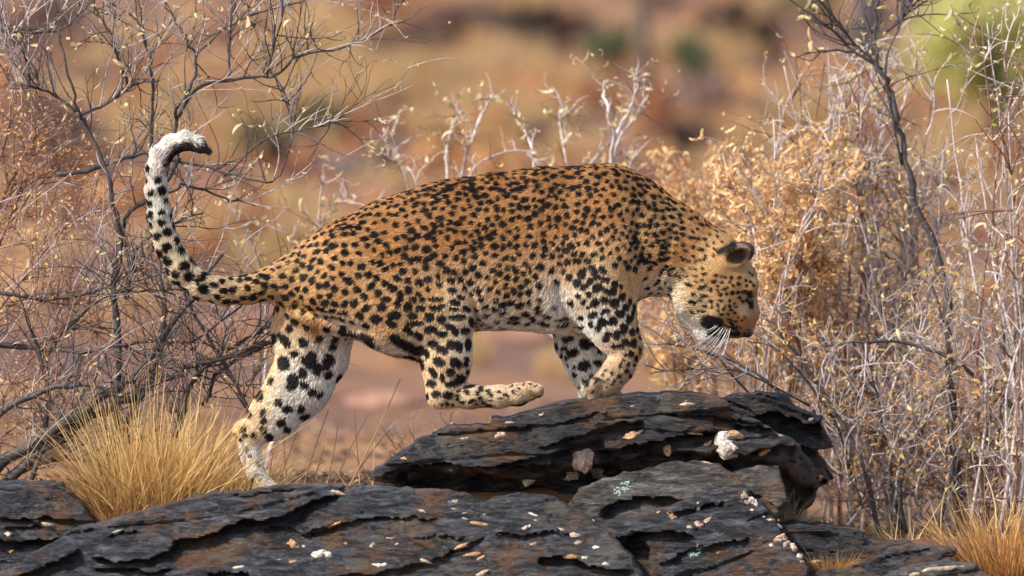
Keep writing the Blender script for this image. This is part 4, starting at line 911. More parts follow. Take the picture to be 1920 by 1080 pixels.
    # --- mineral lumps seated in the faces: rock, x, y, half width, half height, kind, angle
    LUMPS = {
     'ledge': [(1362, 832, 25, 25, 'w', 30), (1378, 815, 18, 9, 'o', 20), (1446, 816, 19, 5, 'c', 0), (1092, 858, 21, 24, 'p', 20), (1112, 880, 26, 16, 'p', 30), (1072, 884, 20, 12, 'c', 20), (1062, 892, 16, 7, 'w', 0), (1180, 818, 17, 9, 'o', -20), (1202, 808, 14, 4, 'c', -15), (1272, 821, 11, 6, 'c', 10), (1323, 832, 12, 5, 'c', -35), (1222, 766, 10, 6, 'w', 15), (1287, 757, 17, 4, 'c', 0), (1285, 751, 12, 4, 'c', -10), (1180, 762, 17, 3.5, 'c', -15), (1158, 764, 14, 3, 'c', -8), (940, 815, 11, 6, 'w', -5), (966, 803, 13, 4.5, 'o', -8), (958, 791, 9, 3, 'c', 0), (1012, 776, 8, 3.5, 'w', 0), (853, 813, 8, 4, 'o', 0), (992, 897, 9, 14, 'c', 40), (980, 912, 6, 5, 'c', 0), (1250, 845, 9, 8, 'o', -30), (1430, 845, 14, 6, 'o', -40), (1238, 752, 12, 3, 'c', -8), (1300, 810, 15, 3, 'c', 8), (875, 820, 12, 3, 'c', -5), (762, 858, 12, 4, 'o', -5)],
     'spur': [(1520, 790, 10, 4, 'c', -20), (1540, 898, 7, 6, 'c', 0)],
     'wedge': [(1388, 926, 9, 8, 'w', 0), (1398, 934, 11, 9, 'w', 20), (1408, 941, 7, 9, 'w', 0), (1391, 938, 8, 5, 'p', 0), (1402, 953, 6, 5, 'w', 0), (1415, 960, 8, 5, 'w', 30), (1425, 965, 7, 5, 'w', 0), (1436, 970, 8, 5, 'w', 0), (1450, 979, 8, 4.5, 'w', 10), (1420, 1003, 7, 4, 'w', 30), (1431, 1009, 7, 5, 'w', 20), (1437, 1014, 5, 4, 'w', 0), (1455, 1005, 11, 11, 'p', 0), (1465, 1015, 9, 10, 'p', 0), (1477, 1018, 8, 9, 'p', 20), (1486, 1034, 8, 7, 'w', 30), (1492, 1044, 6, 4, 'w', 30), (1253, 965, 9, 10, 'o', -30), (1300, 978, 10, 6, 'p', 0), (1318, 970, 11, 4, 'c', -30), (1286, 981, 6, 4, 'c', 0), (1303, 945, 5, 8, 'c', 0), (1230, 958, 7, 6, 'c', -30), (1350, 950, 8, 3, 'c', -30), (1292, 1068, 13, 6, 'o', 0), (1418, 1060, 7, 7, 'w', 0), (1330, 1032, 14, 3, 'o', -30)],
     'front': [(240, 985, 10, 4, 'w', -25), (258, 1003, 9, 3, 'w', 0), (142, 1028, 8, 4, 'w', -20), (98, 1076, 9, 5, 'c', 0), (543, 1012, 11, 8, 'o', -20), (562, 1014, 11, 12, 'o', 0), (582, 1020, 11, 10, 'w', 0), (606, 1030, 17, 10, 'w', -30), (628, 1028, 8, 9, 'w', 0), (458, 1050, 18, 4, 'w', -12), (540, 1036, 10, 4, 'w', 0), (565, 1038, 9, 4, 'o', 0), (705, 1016, 9, 9, 'c', -45), (743, 1000, 11, 5, 'o', 10), (747, 1008, 6, 4, 'w', -20), (722, 1046, 12, 8, 'w', 10), (652, 1028, 5, 6, 'o', 0), (655, 1008, 5, 5, 'o', 0), (640, 916, 14, 5, 'c', 12), (797, 950, 8, 4, 'w', 20), (830, 934, 6, 4, 'w', 0), (853, 935, 9, 6, 'c', 10), (857, 945, 10, 3, 'c', 0), (875, 953, 7, 3, 'c', 0), (906, 956, 7, 4, 'c', 0), (880, 966, 12, 5, 'o', 12), (902, 973, 19, 4, 'o', 10), (925, 975, 8, 3, 'c', 0), (780, 1030, 13, 4, 'c', 10), (805, 1038, 9, 4, 'c', 20), (868, 1011, 16, 4, 'o', -20), (885, 1026, 18, 4, 'o', -10), (895, 1037, 20, 3.5, 'o', -30), (905, 1020, 12, 3, 'o', -10), (1003, 968, 8, 7, 'o', 0), (1001, 957, 7, 4, 'w', 30), (980, 982, 9, 4, 'w', -40), (992, 978, 6, 4, 'w', -50), (985, 971, 5, 3, 'w', 0), (1050, 984, 12, 5, 'w', 20), (1075, 994, 7, 11, 'p', 20), (1080, 1008, 8, 7, 'p', 0), (1095, 1017, 13, 6, 'w', 0), (1112, 1016, 8, 6, 'w', -20), (1068, 1029, 16, 4, 'o', 0), (1095, 1034, 11, 6, 'w', 10), (1110, 1036, 8, 5, 'w', 0), (1131, 1044, 9, 7, 'w', 10), (930, 992, 10, 3, 'c', -10), (905, 1060, 18, 4, 'c', -30), (640, 1068, 14, 3, 'o', 0), (648, 1067, 6, 5, 'o', 0), (990, 1010, 14, 4, 'o', -20), (660, 970, 9, 3, 'o', -20), (635, 972, 12, 3, 'o', -20), (480, 1000, 12, 3, 'o', 0), (160, 1082, 10, 4, 'o', 10)],
     'left': [(24, 967, 6, 4, 'o', 0), (98, 977, 13, 5, 'c', 15), (30, 996, 9, 5, 'c', 0), (8, 994, 8, 5, 'c', 0), (80, 972, 10, 3, 'c', 0), (35, 1028, 9, 4, 'o', 0)],
     'mid': [(1113, 971, 11, 4.5, 'w', 0), (1330, 868, 16, 3, 'c', 15)],
     'low': [(1735, 1053, 34, 6, 'c', -8), (1690, 1064, 16, 5, 'c', -15), (1780, 1050, 16, 4, 'c', 0)],
     'flat': [(1500, 1047, 10, 7, 'p', 0), (1520, 1048, 15, 8, 'p', 0)],
    }
    k = 0
    for key, lst in LUMPS.items():
        o, seat, base = out[key]
        for (x, z, rx, rz, kd, an) in lst:
            k += 1
            if max(rx, rz) < 9 and key in ('front', 'left', 'ledge') and rng.random() < 0.35: continue
            y = seat(x, z)
            if kd == 'w' and max(rx, rz) < 12 and rng.random() < 0.55: kd = rng.choice(['c', 'p', 'o'])
            if max(rx, rz) < 15 and key == 'front': rx, rz = rx * 1.15, rz * 0.8
            dp = min(rx, rz) * 0.8 + 1.5
            v, f = lump(rng, rx * 1.08, dp, rz * 1.08, 0.62 if max(rx, rz) < 14 else 0.26, k, 18, 11)
            ca, sa = math.cos(math.radians(an)), math.sin(math.radians(an))
            P = np.stack([x + v[:, 0] * ca - v[:, 2] * sa, y + dp * (0.70 if max(rx, rz) < 16 else 0.45) + v[:, 1], z + v[:, 0] * sa + v[:, 2] * ca], 1)
            link('quartz', mk_mesh('quartz', WP(P) - base, [g[:, ::-1] for g in f], smooth=min(rx, rz) < 9), QM[kd], o)
    # lichen crusts: ragged thin patches of many small warts
    t = NT('lichen'); tc = t.n('TexCoord').outputs['Object']
    b = t.bsdf(t.ramp(t.noise(tc, 90, 4), [(0.3, (0.16, 0.27, 0.25)), (0.7, (0.42, 0.55, 0.50))]), 0.85, 0.2)
    t.bump(b, t.noise(tc, 300, 3), 0.8, 0.003); lich = t.done(b.outputs[0])
    for key, x, z, L, wd, an in (('mid', 1165, 912, 20, 10, -35), ('wedge', 1297, 1024, 15, 9, -35)):
        o, seat, base = out[key]
        VV, F4, F3, off = [], [], [], 0
        for i in range(70):
            a, r_ = rng.uniform(0, 2 * np.pi), math.sqrt(rng.random())
            u, w = L * r_ * math.cos(a) * rng.uniform(.7, 1.1), wd * r_ * math.sin(a) * rng.uniform(.7, 1.1)
            ca, sa = math.cos(math.radians(an)), math.sin(math.radians(an))
            px, pz = x + u * ca - w * sa, z + u * sa + w * ca
            v, f = lump(rng, rng.uniform(1.5, 3.2), 1.6, rng.uniform(1.5, 3.0), 0.4, i, 7, 5)
            VV.append(v + np.array([px, seat(px, pz) - 0.3, pz])); F4.append(f[0] + off); F3.append(f[1] + off); off += len(v)
        link('lichen', mk_mesh('lichen', WP(np.concatenate(VV)) - base, [np.concatenate(F4)[:, ::-1], np.concatenate(F3)[:, ::-1]]), lich, o, kind='stuff')
    return out

rocks = build_rocks()
# ------------------------------------------------------------------ ground: flat by the outcrop, rising to a far slope
def ground_z(x, y):
    """metres; x, y in metres (y = 0 at the leopard)"""
    x, y = np.broadcast_arrays(np.asarray(x, float), np.asarray(y, float))
    z = CAM_H - 0.585 - 0.36 * sstep(0.1, -0.5, y) - 0.16 * sstep(0.35, 0.95, x) * sstep(14, 2, np.abs(y))
    z = z - 0.03 * sstep(0.3, 3, y)
    d = np.maximum(y - 21.0, 0)
    z = z + 0.082 * d ** 2 / (d + 7.0) + 0.00006 * d ** 2
    P = np.stack([x, y], -1)
    amp = sstep(1.0, 20, np.abs(y))
    z = z + 0.03 * fbm(P / 0.7, 601, 3) * (0.4 + amp) + 0.16 * amp * fbm(P / 5.0, 602, 3) + 1.2 * sstep(40, 200, y) * fbm(P / 40, 603, 3)
    return z

def ground_hit(px, py):
    """where the sight line through a point of the photograph meets the ground beyond the outcrop"""
    dx, dz = (px - 960) / S / CAM_D, (540 - py) / S / CAM_D
    ys = np.concatenate([np.linspace(1, 40, 400), np.linspace(40, 200, 400)])
    d = ys + CAM_D
    g = ground_z(dx * d, ys)
    j = np.nonzero(CAM_H + dz * d < g)[0]
    j = j[0] if len(j) else len(ys) - 1
    return float(dx * d[j]), float(ys[j]), float(g[j]), float(d[j])

def build_ground():
    xs = np.concatenate([np.linspace(-420, -14, 40)[:-1], np.linspace(-14, -2.2, 60)[:-1], np.linspace(-2.2, 2.2, 150), np.linspace(2.2, 14, 60)[1:], np.linspace(14, 420, 40)[1:]])
    ys = np.concatenate([np.linspace(-60, -2, 20)[:-1], np.linspace(-2, 2.5, 110), np.linspace(2.5, 30, 120)[1:], np.linspace(30, 110, 120)[1:], np.linspace(110, 900, 50)[1:]])
    X, Y = np.meshgrid(xs, ys, indexing='ij')
    Z = ground_z(X, Y)
    V = np.stack([X, Y, Z], -1).reshape(-1, 3)
    ny = len(ys)
    i, j = np.meshgrid(np.arange(len(xs) - 1), np.arange(ny - 1), indexing='ij')
    Q = np.stack([i * ny + j, (i + 1) * ny + j, (i + 1) * ny + j + 1, i * ny + j + 1], -1).reshape(-1, 4)
    t = NT('red_soil')
    tc = t.n('TexCoord').outputs['Object']
    mp = t.n('Mapping'); mp.inputs['Scale'].default_value = (1, 0.45, 1); t.l(tc, mp.inputs[0]); v = mp.outputs[0]
    a = t.noise(v, 0.42, 4, 0.55, 0.6); b_ = t.noise(v, 1.7, 5, 0.6, 0.4); c_ = t.noise(tc, 24, 5, 0.65)
    soil = t.ramp(a, [(0.36, (0.10, 0.056, 0.045)), (0.44, (0.27, 0.125, 0.052)), (0.55, (0.42, 0.220, 0.090)), (0.64, (0.14, 0.075, 0.058))])
    soil = t.mix(t.ramp(b_, [(0.44, (0, 0, 0)), (0.60, (0.75, 0.75, 0.75))]), soil, (0.15, 0.088, 0.082))
    soil = t.mix(t.ramp(c_, [(0.35, (0.55, 0.55, 0.55)), (0.75, (0, 0, 0))]), soil, (0.20, 0.115, 0.085))
    bs = t.bsdf(soil, 0.9, 0.15)
    t.bump(bs, c_, 0.6, 0.03)
    m = t.done(bs.outputs[0])
    return link('ground', mk_mesh('ground', V, Q), m, kind='structure')

ground = build_ground()

# ------------------------------------------------------------------ grass
STRAW = thin_mat('straw', (0.52, 0.33, 0.12), (0.78, 0.58, 0.29), 0.42, 0.5, 0.3, attr=True)

def blades(rng, n, base_fn, len_fn, lean_fn, w, col_fn, seg=6):
    """curved tapering blades as folded strips; returns V, Q, C"""
    b = base_fn(n); L = len_fn(n); d = lean_fn(n)            # d: unit-ish start direction (n,3), z up
    t = np.linspace(0, 1, seg + 1)
    droop = rng.uniform(0.05, 0.45, n)
    horiz = d.copy(); horiz[:, 2] = 0; horiz += rng.normal(0, 0.25, (n, 3)) * np.array([1, 1, 0])
    pts = b[:, None] + d[:, None] * (L[:, None] * t[None])[:, :, None] + horiz[:, None] * (L * droop)[:, None, None] * (t ** 2)[None, :, None] - np.array([0, 0, 1.0]) * (L * droop * 0.35)[:, None, None] * (t ** 3)[None, :, None]
    wig = rng.normal(0, 0.012, (n, 1, 3)) * np.sin(t * 7 + rng.uniform(0, 6, (n, 1)))[:, :, None] * L[:, None, None]
    pts = pts + wig
    a = rng.uniform(0, np.pi, n); side = np.stack([np.cos(a), np.sin(a), 0 * a], 1)
    ww = w * rng.uniform(0.6, 1.3, n)[:, None] * (1 - 0.85 * t ** 1.5)[None]
    V = np.stack([pts - side[:, None] * ww[:, :, None], pts + side[:, None] * ww[:, :, None]], 2)      # n, seg+1, 2, 3
    k = np.arange(n)[:, None] * (seg + 1) * 2 + np.arange(seg)[None] * 2
    Q = np.stack([k, k + 1, k + 3, k + 2], -1).reshape(-1, 4)
    c = col_fn(n)
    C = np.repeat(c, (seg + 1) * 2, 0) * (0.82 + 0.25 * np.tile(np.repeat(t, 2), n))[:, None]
    return V.reshape(-1, 3), Q, C

def tuft(name, rng, c, n, rx, ry, hgt, spread, label, dark=(0.60, 0.36, 0.12), pale=(0.98, 0.75, 0.37), w=0.0018, lean=(0, 0), bent=0.15, group='dry grass tufts'):
    """c: metres at the root"""
    c = np.asarray(c, float)
    def base_fn(n):
        a = rng.uniform(0, 2 * np.pi, n); r = np.sqrt(rng.random(n))
        base_fn.a, base_fn.r = a, r
        return np.stack([rx * r * np.cos(a), ry * r * np.sin(a), np.zeros(n) - 0.01], 1)
    def len_fn(n): return hgt * rng.beta(2.2, 1.9, n) * rng.uniform(0.8, 1.15, n)
    def lean_fn(n):
        a, r = base_fn.a, base_fn.r
        d = np.stack([np.cos(a) * spread * r + lean[0], np.sin(a) * spread * r + lean[1], np.ones(n)], 1) + rng.normal(0, 0.22, (n, 3))
        wild = rng.random(n) < bent
        d[wild] += rng.normal(0, 0.55, (wild.sum(), 3)) * np.array([1, 1, 0.3])
        return d / np.linalg.norm(d, axis=1, keepdims=True)
    def col_fn(n):
        f = np.clip(rng.normal(0.5, 0.35, n), 0, 1)[:, None]
        c = np.array(dark) * (1 - f) + np.array(pale) * f
        return c * np.where(rng.random((n, 1)) < 0.16, rng.uniform(0.3, 0.65, (n, 1)), 1.0)
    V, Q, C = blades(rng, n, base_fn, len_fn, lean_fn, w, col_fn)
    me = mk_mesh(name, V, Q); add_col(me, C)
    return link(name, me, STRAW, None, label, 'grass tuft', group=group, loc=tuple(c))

rg = np.random.default_rng(5)
def at(px, Y, py): return W(px, Y, py)
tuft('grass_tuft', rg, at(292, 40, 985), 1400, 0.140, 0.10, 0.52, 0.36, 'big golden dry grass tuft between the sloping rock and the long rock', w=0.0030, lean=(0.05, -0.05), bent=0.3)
tuft('grass_tuft', rg, at(215, 20, 985), 600, 0.07, 0.07, 0.38, 0.5, 'darker ochre clump of dry grass on the left flank of the big golden tuft', (0.40, 0.20, 0.06), (0.66, 0.42, 0.17), lean=(-0.18, 0))
tuft('grass_tuft', rg, at(232, -30, 992), 420, 0.06, 0.05, 0.22, 0.5, 'short dark ochre grass filling the gap between the two left rocks', (0.42, 0.21, 0.06), (0.74, 0.50, 0.22), w=0.0022, lean=(-0.1, 0))
tuft('grass_tuft', rg, at(452, 0, 950), 260, 0.05, 0.03, 0.17, 0.5, 'short straw blades standing in front of the planted hind paw', w=0.0024, lean=(0.15, 0))
tuft('grass_tuft', rg, at(450, 100, 960), 420, 0.09, 0.06, 0.30, 0.5, 'sparse golden grass behind the planted hind paw of the leopard', lean=(0.2, 0))
tuft('grass_tuft', rg, at(1890, -60, 1100), 1500, 0.125, 0.10, 0.34, 0.6, 'orange gold dry grass tuft at the right end of the tilted slab', (0.48, 0.21, 0.05), (0.84, 0.52, 0.21), w=0.0024, bent=0.3)
tuft('grass_tuft', rg, at(1556, -205, 1062), 420, 0.055, 0.04, 0.10, 1.1, 'little orange brown grass tuft growing out of the low flat rocks', (0.38, 0.16, 0.04), (0.66, 0.38, 0.14), w=0.0013)
tuft('grass_tuft', rg, at(1478, 40, 995), 320, 0.035, 0.04, 0.17, 0.7, 'pale yellow grass bending out to the right below the jagged rock', (0.62, 0.42, 0.20), (0.84, 0.68, 0.42), lean=(0.8, 0), bent=0.05)
tuft('grass_tuft', rg, at(1700, 120, 1035), 70, 0.08, 0.08, 0.24, 0.9, 'few thin straw stalks standing behind the tilted slab', lean=(0.1, 0), bent=0.4)
tuft('grass_tuft', rg, at(1850, 160, 1040), 80, 0.12, 0.1, 0.34, 0.5, 'tall wispy straw stalks rising behind the orange gold tuft', bent=0.3)
# single long stalks by the hind leg
stalks = [((645, 905), (745, 710)), ((600, 905), (632, 800)), ((668, 905), (668, 770)), ((640, 903), (735, 805)), ((545, 905), (530, 800)), ((520, 905), (548, 815)), ((575, 905), (600, 838)), ((700, 903), (650, 840)), ((690, 903), (705, 830)), ((560, 903), (620, 770)), ((620, 905), (690, 780)), ((505, 905), (505, 850)), ((660, 903), (610, 870))]
STL = ['longest bare straw stalk slanting up to the right below the belly', 'leaning straw stalk a little left of the longest stalk', 'upright thin straw stalk just right of where the longest stalk starts', 'second longest straw stalk slanting right under the longest one', 'short straw stalk right of the planted hind paw, bending left',
       'straw stalk beside the hind paw, leaning slightly right', 'short stalk between the paw and the leaning stalks, tilted right', 'straw stalk crossing leftwards in front of the longest stalk', 'straw stalk closest to the end of the ledge rock', 'tall straw stalk rising towards the groin of the leopard', 'tall slanting straw stalk between the groin stalk and the longest stalk', 'straight upright stalk touching the planted hind paw', 'straw stalk leaning left across the slanting ones']
for i, ((x0, y0), (x1, y1)) in enumerate(stalks):
    t_ = np.linspace(0, 1, 8)
    pl = np.stack([x0 + (x1 - x0) * t_ + 6 * np.sin(t_ * 2.2 + i), np.full(8, 70. + 9 * (i % 4)), y0 + 25 + (y1 - y0 - 25) * t_], 1)
    base = WP(pl[0])
    v, f = tube(WP(pl) - base, np.linspace(1.5, 0.7, 8) / S, 4)
    me = mk_mesh('grass_stalk', v, f); add_col(me, np.tile(np.array([[0.72, 0.52, 0.26]]) * (0.85 + 0.3 * ((i * 0.37) % 1)), (len(v), 1)))
    lab = STL[i]
    link('grass_stalk', me, STRAW, None, lab, 'grass stalk', group='straw stalks behind the long rock', loc=tuple(base))

# litter: dead leaves, chips and small stones on the soil behind the outcrop
rl = np.random.default_rng(66)
n = 9000
lx = rl.uniform(-2.6, 2.6, n); ly = 0.35 + 15 * rl.random(n) ** 1.6; lx = lx * (1 + ly / 20)
lz = ground_z(lx, ly) + 0.004
sz = rl.uniform(0.006, 0.026, n) * (1 + ly / 20)
u = rl.normal(size=(n, 3)) * np.array([1, 1, 0.35]); u /= np.linalg.norm(u, axis=1, keepdims=True)
v = np.cross(u, rl.normal(size=(n, 3)) * 0.4 + np.array([0, 0, 1.0])); v /= np.linalg.norm(v, axis=1, keepdims=True)
c = np.stack([lx, ly, lz], 1)
V = np.stack([c - u * sz[:, None], c + v * sz[:, None] * 0.4 + np.array([0, 0, 0.006]), c + u * sz[:, None], c - v * sz[:, None] * 0.4 + np.array([0, 0, 0.003])], 1).reshape(-1, 3)
me = mk_mesh('leaf_litter', V, np.arange(4 * n).reshape(-1, 4))
pal = np.array([(0.10, 0.06, 0.05), (0.42, 0.25, 0.11), (0.26, 0.13, 0.08), (0.55, 0.40, 0.20), (0.16, 0.11, 0.10)])
add_col(me, np.repeat(pal[rl.integers(0, 5, n)], 4, 0))
link('leaf_litter', me, STRAW, None, kind='stuff')
# ------------------------------------------------------------------ dry shrubs
def bark(name, c1, c2, rough=0.65, scale=60):
    t = NT(name); tc = t.n('TexCoord').outputs['Object']
    c = t.ramp(t.noise(tc, scale, 4, 0.6), [(0.3, c1), (0.7, c2)])
    b = t.bsdf(c, rough, 0.35); t.bump(b, t.noise(tc, scale * 4, 3), 0.4, 0.002)
    return t.done(b.outputs[0])
BK_DARK = bark('dark_bark', (0.030, 0.026, 0.028), (0.105, 0.090, 0.088))
BK_GREY = bark('grey_bark', (0.26, 0.22, 0.225), (0.54, 0.47, 0.46))
BK_BROWN = bark('red_brown_bark', (0.14, 0.065, 0.045), (0.34, 0.19, 0.13))
BK_PALE = bark('pale_bark', (0.40, 0.34, 0.33), (0.72, 0.63, 0.60))
LF_STRAW = thin_mat('dry_leaf_straw', (0.62, 0.46, 0.20), (0.88, 0.75, 0.46), 0.4)
LF_ORANGE = thin_mat('dry_leaf_orange', (0.62, 0.32, 0.12), (0.88, 0.58, 0.30), 0.4)
LF_GREEN = thin_mat('fresh_leaf', (0.34, 0.38, 0.06), (0.55, 0.56, 0.12), 0.4)

NSEG = 8
def wander(rng, p, d, L, curl, up, n=NSEG):
    """n points of a crooked shoot starting at p along d"""
    pts = [p]; d = d / np.linalg.norm(d)
    st = L / (n - 1)
    bend = rng.normal(0, curl, 3)
    for i in range(n - 1):
        bend = bend * 0.6 + rng.normal(0, curl, 3)
        d = d + bend + np.array([0, 0, up]); d = d / np.linalg.norm(d)
        pts.append(pts[-1] + d * st)
    return np.array(pts)

def tubes(pl, r0, r1, sides=3):
    """many shoots at once: pl (N,n,3), r0/r1 (N,)"""
    pl = np.asarray(pl); N, n, _ = pl.shape
    tg = np.gradient(pl, axis=1); tg /= np.linalg.norm(tg, axis=2, keepdims=True) + 1e-12
    a = np.cross(tg, np.array([0.31, 0.9, 0.29])); a /= np.linalg.norm(a, axis=2, keepdims=True) + 1e-12
    b = np.cross(tg, a)
    th = np.arange(sides) / sides * 2 * np.pi
    t = np.linspace(0, 1, n)
    r = np.asarray(r0)[:, None] * (1 - t) + np.asarray(r1)[:, None] * t
    # small swellings at the nodes
    r = r * (1 + 0.18 * np.sin(t * 19)[None])
    v = pl[:, :, None] + (a[:, :, None] * np.cos(th)[:, None] + b[:, :, None] * np.sin(th)[:, None]) * r[:, :, None, None]
    k = np.arange(N)[:, None, None] * n * sides + np.arange(n - 1)[None, :, None] * sides
    j = np.arange(sides)[None, None]
    q = np.stack([k + j, k + (j + 1) % sides, k + sides + (j + 1) % sides, k + sides + j], -1).reshape(-1, 4)
    return v.reshape(-1, 3), q

def curled_leaf(rng, L, w, turn):
    """one dry leaf or pod: a lengthwise folded strip that curls along its length"""
    n = 9; t = np.linspace(0, 1, n)
    ang = turn * t ** 1.2
    x = np.cumsum(np.cos(ang)) * L / n; z = np.cumsum(np.sin(ang)) * L / n
    x -= x[0]; z -= z[0]
    wd = w * np.sin(np.pi * (0.08 + 0.88 * t)) ** 0.7
    tw = rng.uniform(-1.2, 1.2) * t
    rows = []
    for s, lift in ((-1, 0.35), (0, 0), (1, 0.35)):
        o = np.stack([np.zeros(n) - np.sin(ang) * wd * lift * abs(s), s * wd * np.cos(tw), np.cos(ang) * wd * lift * abs(s) + s * wd * np.sin(tw)], 1)
        rows.append(np.stack([x, 0 * x, z], 1) + o)
    V = np.stack(rows, 1).reshape(-1, 3)
    k = np.arange(n - 1)[:, None] * 3 + np.arange(2)[None]
    Q = np.stack([k, k + 1, k + 4, k + 3], -1).reshape(-1, 4)
    return V, Q

LP = np.random.default_rng(77)
PROTO = {}
for nm, mt in (('straw', LF_STRAW), ('orange', LF_ORANGE), ('green', LF_GREEN)):
    PROTO[nm] = []
    for i in range(6):
        v, q = curled_leaf(LP, 0.034 * LP.uniform(0.8, 1.3), 0.0034 * LP.uniform(0.8, 1.3), [1.4, 2.8, 4.2, 6.0, -3.0, 1.8][i])
        me = mk_mesh('dry_leaf', v, q); me.materials.append(mt); PROTO[nm].append((me, v, q))

def rot_rand(rng, down=0.0):
    """random rotation whose x axis leans downwards by `down`"""
    x = rng.normal(size=3) + np.array([0, 0, -down]); x /= np.linalg.norm(x)
    y = rng.normal(size=3); y -= y @ x * x; y /= np.linalg.norm(y)
    return np.stack([x, y, np.cross(x, y)], 1)

from mathutils import Matrix, Quaternion

class Shrub:
    def __init__(s, name, base, label, seed, group='dry leafless shrubs', cat='shrub'):
        s.rng = np.random.default_rng(seed); s.base = np.asarray(base, float); s.tk = 1.0
        s.o = bpy.data.objects.new(name, None); COL.objects.link(s.o); s.o.location = tuple(s.base)
        s.o['label'] = label; s.o['category'] = cat; s.o['group'] = group
        s.o.empty_display_size = 0.1
        s.tw = {}; s.tips = []; s.stems = []
    def stem(s, pts, r0, r1, mat, sides=7, name='branch', sub=4):
        """a main branch through points given in metres; becomes a part of its own"""
        pts = np.asarray(pts, float)
        # Catmull-Rom
        P = np.concatenate([[2 * pts[0] - pts[1]], pts, [2 * pts[-1] - pts[-2]]])
        out = []
        for i in range(1, len(P) - 2):
            for t in np.arange(sub) / sub:
                out.append(0.5 * ((2 * P[i]) + (-P[i - 1] + P[i + 1]) * t + (2 * P[i - 1] - 5 * P[i] + 4 * P[i + 1] - P[i + 2]) * t ** 2 + (-P[i - 1] + 3 * P[i] - 3 * P[i + 1] + P[i + 2]) * t ** 3))
        out.append(pts[-1]); pl = np.array(out)
        pl = pl + s.rng.normal(0, r0 * 0.35, pl.shape)
        rad = np.linspace(r0, r1, len(pl)) * (1 + s.rng.normal(0, 0.10, len(pl)))
        v, f = tube(pl - s.base, rad, sides)
        link(name, mk_mesh(name, v, f), mat, s.o)
        s.stems.append((pl, r0, r1))
        return pl
    def shoot(s, p, d, L, r, mat, depth, kids=3, curl=0.10, up=0.04, spread=0.75, shrink=0.6, jit=0.35):
        rng = s.rng
        pl = wander(rng, p, d, L, curl, up)
        s.tw.setdefault(mat.name, []).append((pl, r, max(r * 0.35, 0.0005)))
        if depth > 0:
            for k in range(rng.poisson(kids)):
                i = rng.integers(2, NSEG)
                dd = pl[i] - pl[i - 1]; dd /= np.linalg.norm(dd)
                nd = dd + rng.normal(0, spread, 3)
                s.shoot(pl[i], nd, L * shrink * rng.uniform(1 - jit, 1 + jit), max(r * 0.6, 0.0006), mat, depth - 1, kids * 0.75, curl, up, spread, shrink, jit)
        else:
            s.tips.append((pl[-1], pl[-1] - pl[-2])); s.tips.append((pl[NSEG // 2], pl[-1] - pl[-2]))
    def sprout(s, pl, n, L, r, mat, depth=1, bias=(0, 0, 0.5), lo=0.15, **kw):
        for k in range(n):
            i = int(s.rng.uniform(lo, 1) * (len(pl) - 1)); i = max(1, min(i, len(pl) - 1))
            d = pl[i] - pl[i - 1]; d = d / (np.linalg.norm(d) + 1e-9)
            nd = 0.55 * d + s.rng.normal(0, 0.6, 3) + np.array(bias)
            s.shoot(pl[i], nd, L * s.rng.uniform(0.5, 1.35), r * s.rng.uniform(0.7, 1.3), mat, depth, **kw)
    def leaves(s, kind, n_single, n_mass, size=1.0, down=0.6):
        """n_single leaves as parts of their own, n_mass joined into one part"""
        rng = s.rng
        if not s.tips: return
        idx = rng.permutation(len(s.tips))
        idx = np.resize(idx, n_single + n_mass)
        for q in range(n_single):
            p, d = s.tips[idx[q]]
            me, v, f = PROTO[kind][rng.integers(6)]
            o = bpy.data.objects.new('dry_leaf' if kind != 'green' else 'green_leaf', me); COL.objects.link(o); o.parent = s.o
            R = Matrix(rot_rand(rng, down).tolist()).to_4x4()
            sc = size * rng.uniform(0.6, 1.25)
            o.matrix_basis = Matrix.Translation(Vector((p - s.base + rng.normal(0, 0.004, 3)).tolist())) @ R @ Matrix.Scale(sc, 4)
        VV, QQ, off = [], [], 0
        for q in range(n_single, n_single + n_mass):
            p, d = s.tips[idx[q]]
            me, v, f = PROTO[kind][rng.integers(6)]
            sc = size * rng.uniform(0.45, 1.1)
            VV.append((v * sc) @ rot_rand(rng, down).T + p - s.base + rng.normal(0, 0.006, 3)); QQ.append(f + off); off += len(v)
        if VV:
            link('small_leaves', mk_mesh('small_leaves', np.concatenate(VV), np.concatenate(QQ)), {'straw': LF_STRAW, 'orange': LF_ORANGE, 'green': LF_GREEN}[kind], s.o, kind='stuff')
    def finish(s):
        for mn, lst in s.tw.items():
            pl = np.stack([a for a, _, _ in lst]) - s.base
            v, q = tubes(pl, s.tk * np.array([b for _, b, _ in lst]), s.tk * np.array([c for _, _, c in lst]), 3)
            link('twigs', mk_mesh('twigs', v, q), bpy.data.materials[mn], s.o, kind='stuff')

def px(pts, Y, wob=0, rng=None):
    """points of the photograph at a depth of Y units behind the leopard -> metres (each at its own depth if given a list)"""
    pts = np.asarray(pts, float)
    Yv = np.full(len(pts), float(Y)) if np.isscalar(Y) else np.asarray(Y, float)
    if rng is not None: Yv = Yv + np.cumsum(rng.normal(0, wob, len(pts)))
    k = 1 + Yv / S / CAM_D
    return np.stack([(pts[:, 0] - 960) / S * k, Yv / S, (540 - pts[:, 1]) / S * k + CAM_H], 1)

RB = np.random.default_rng(400)
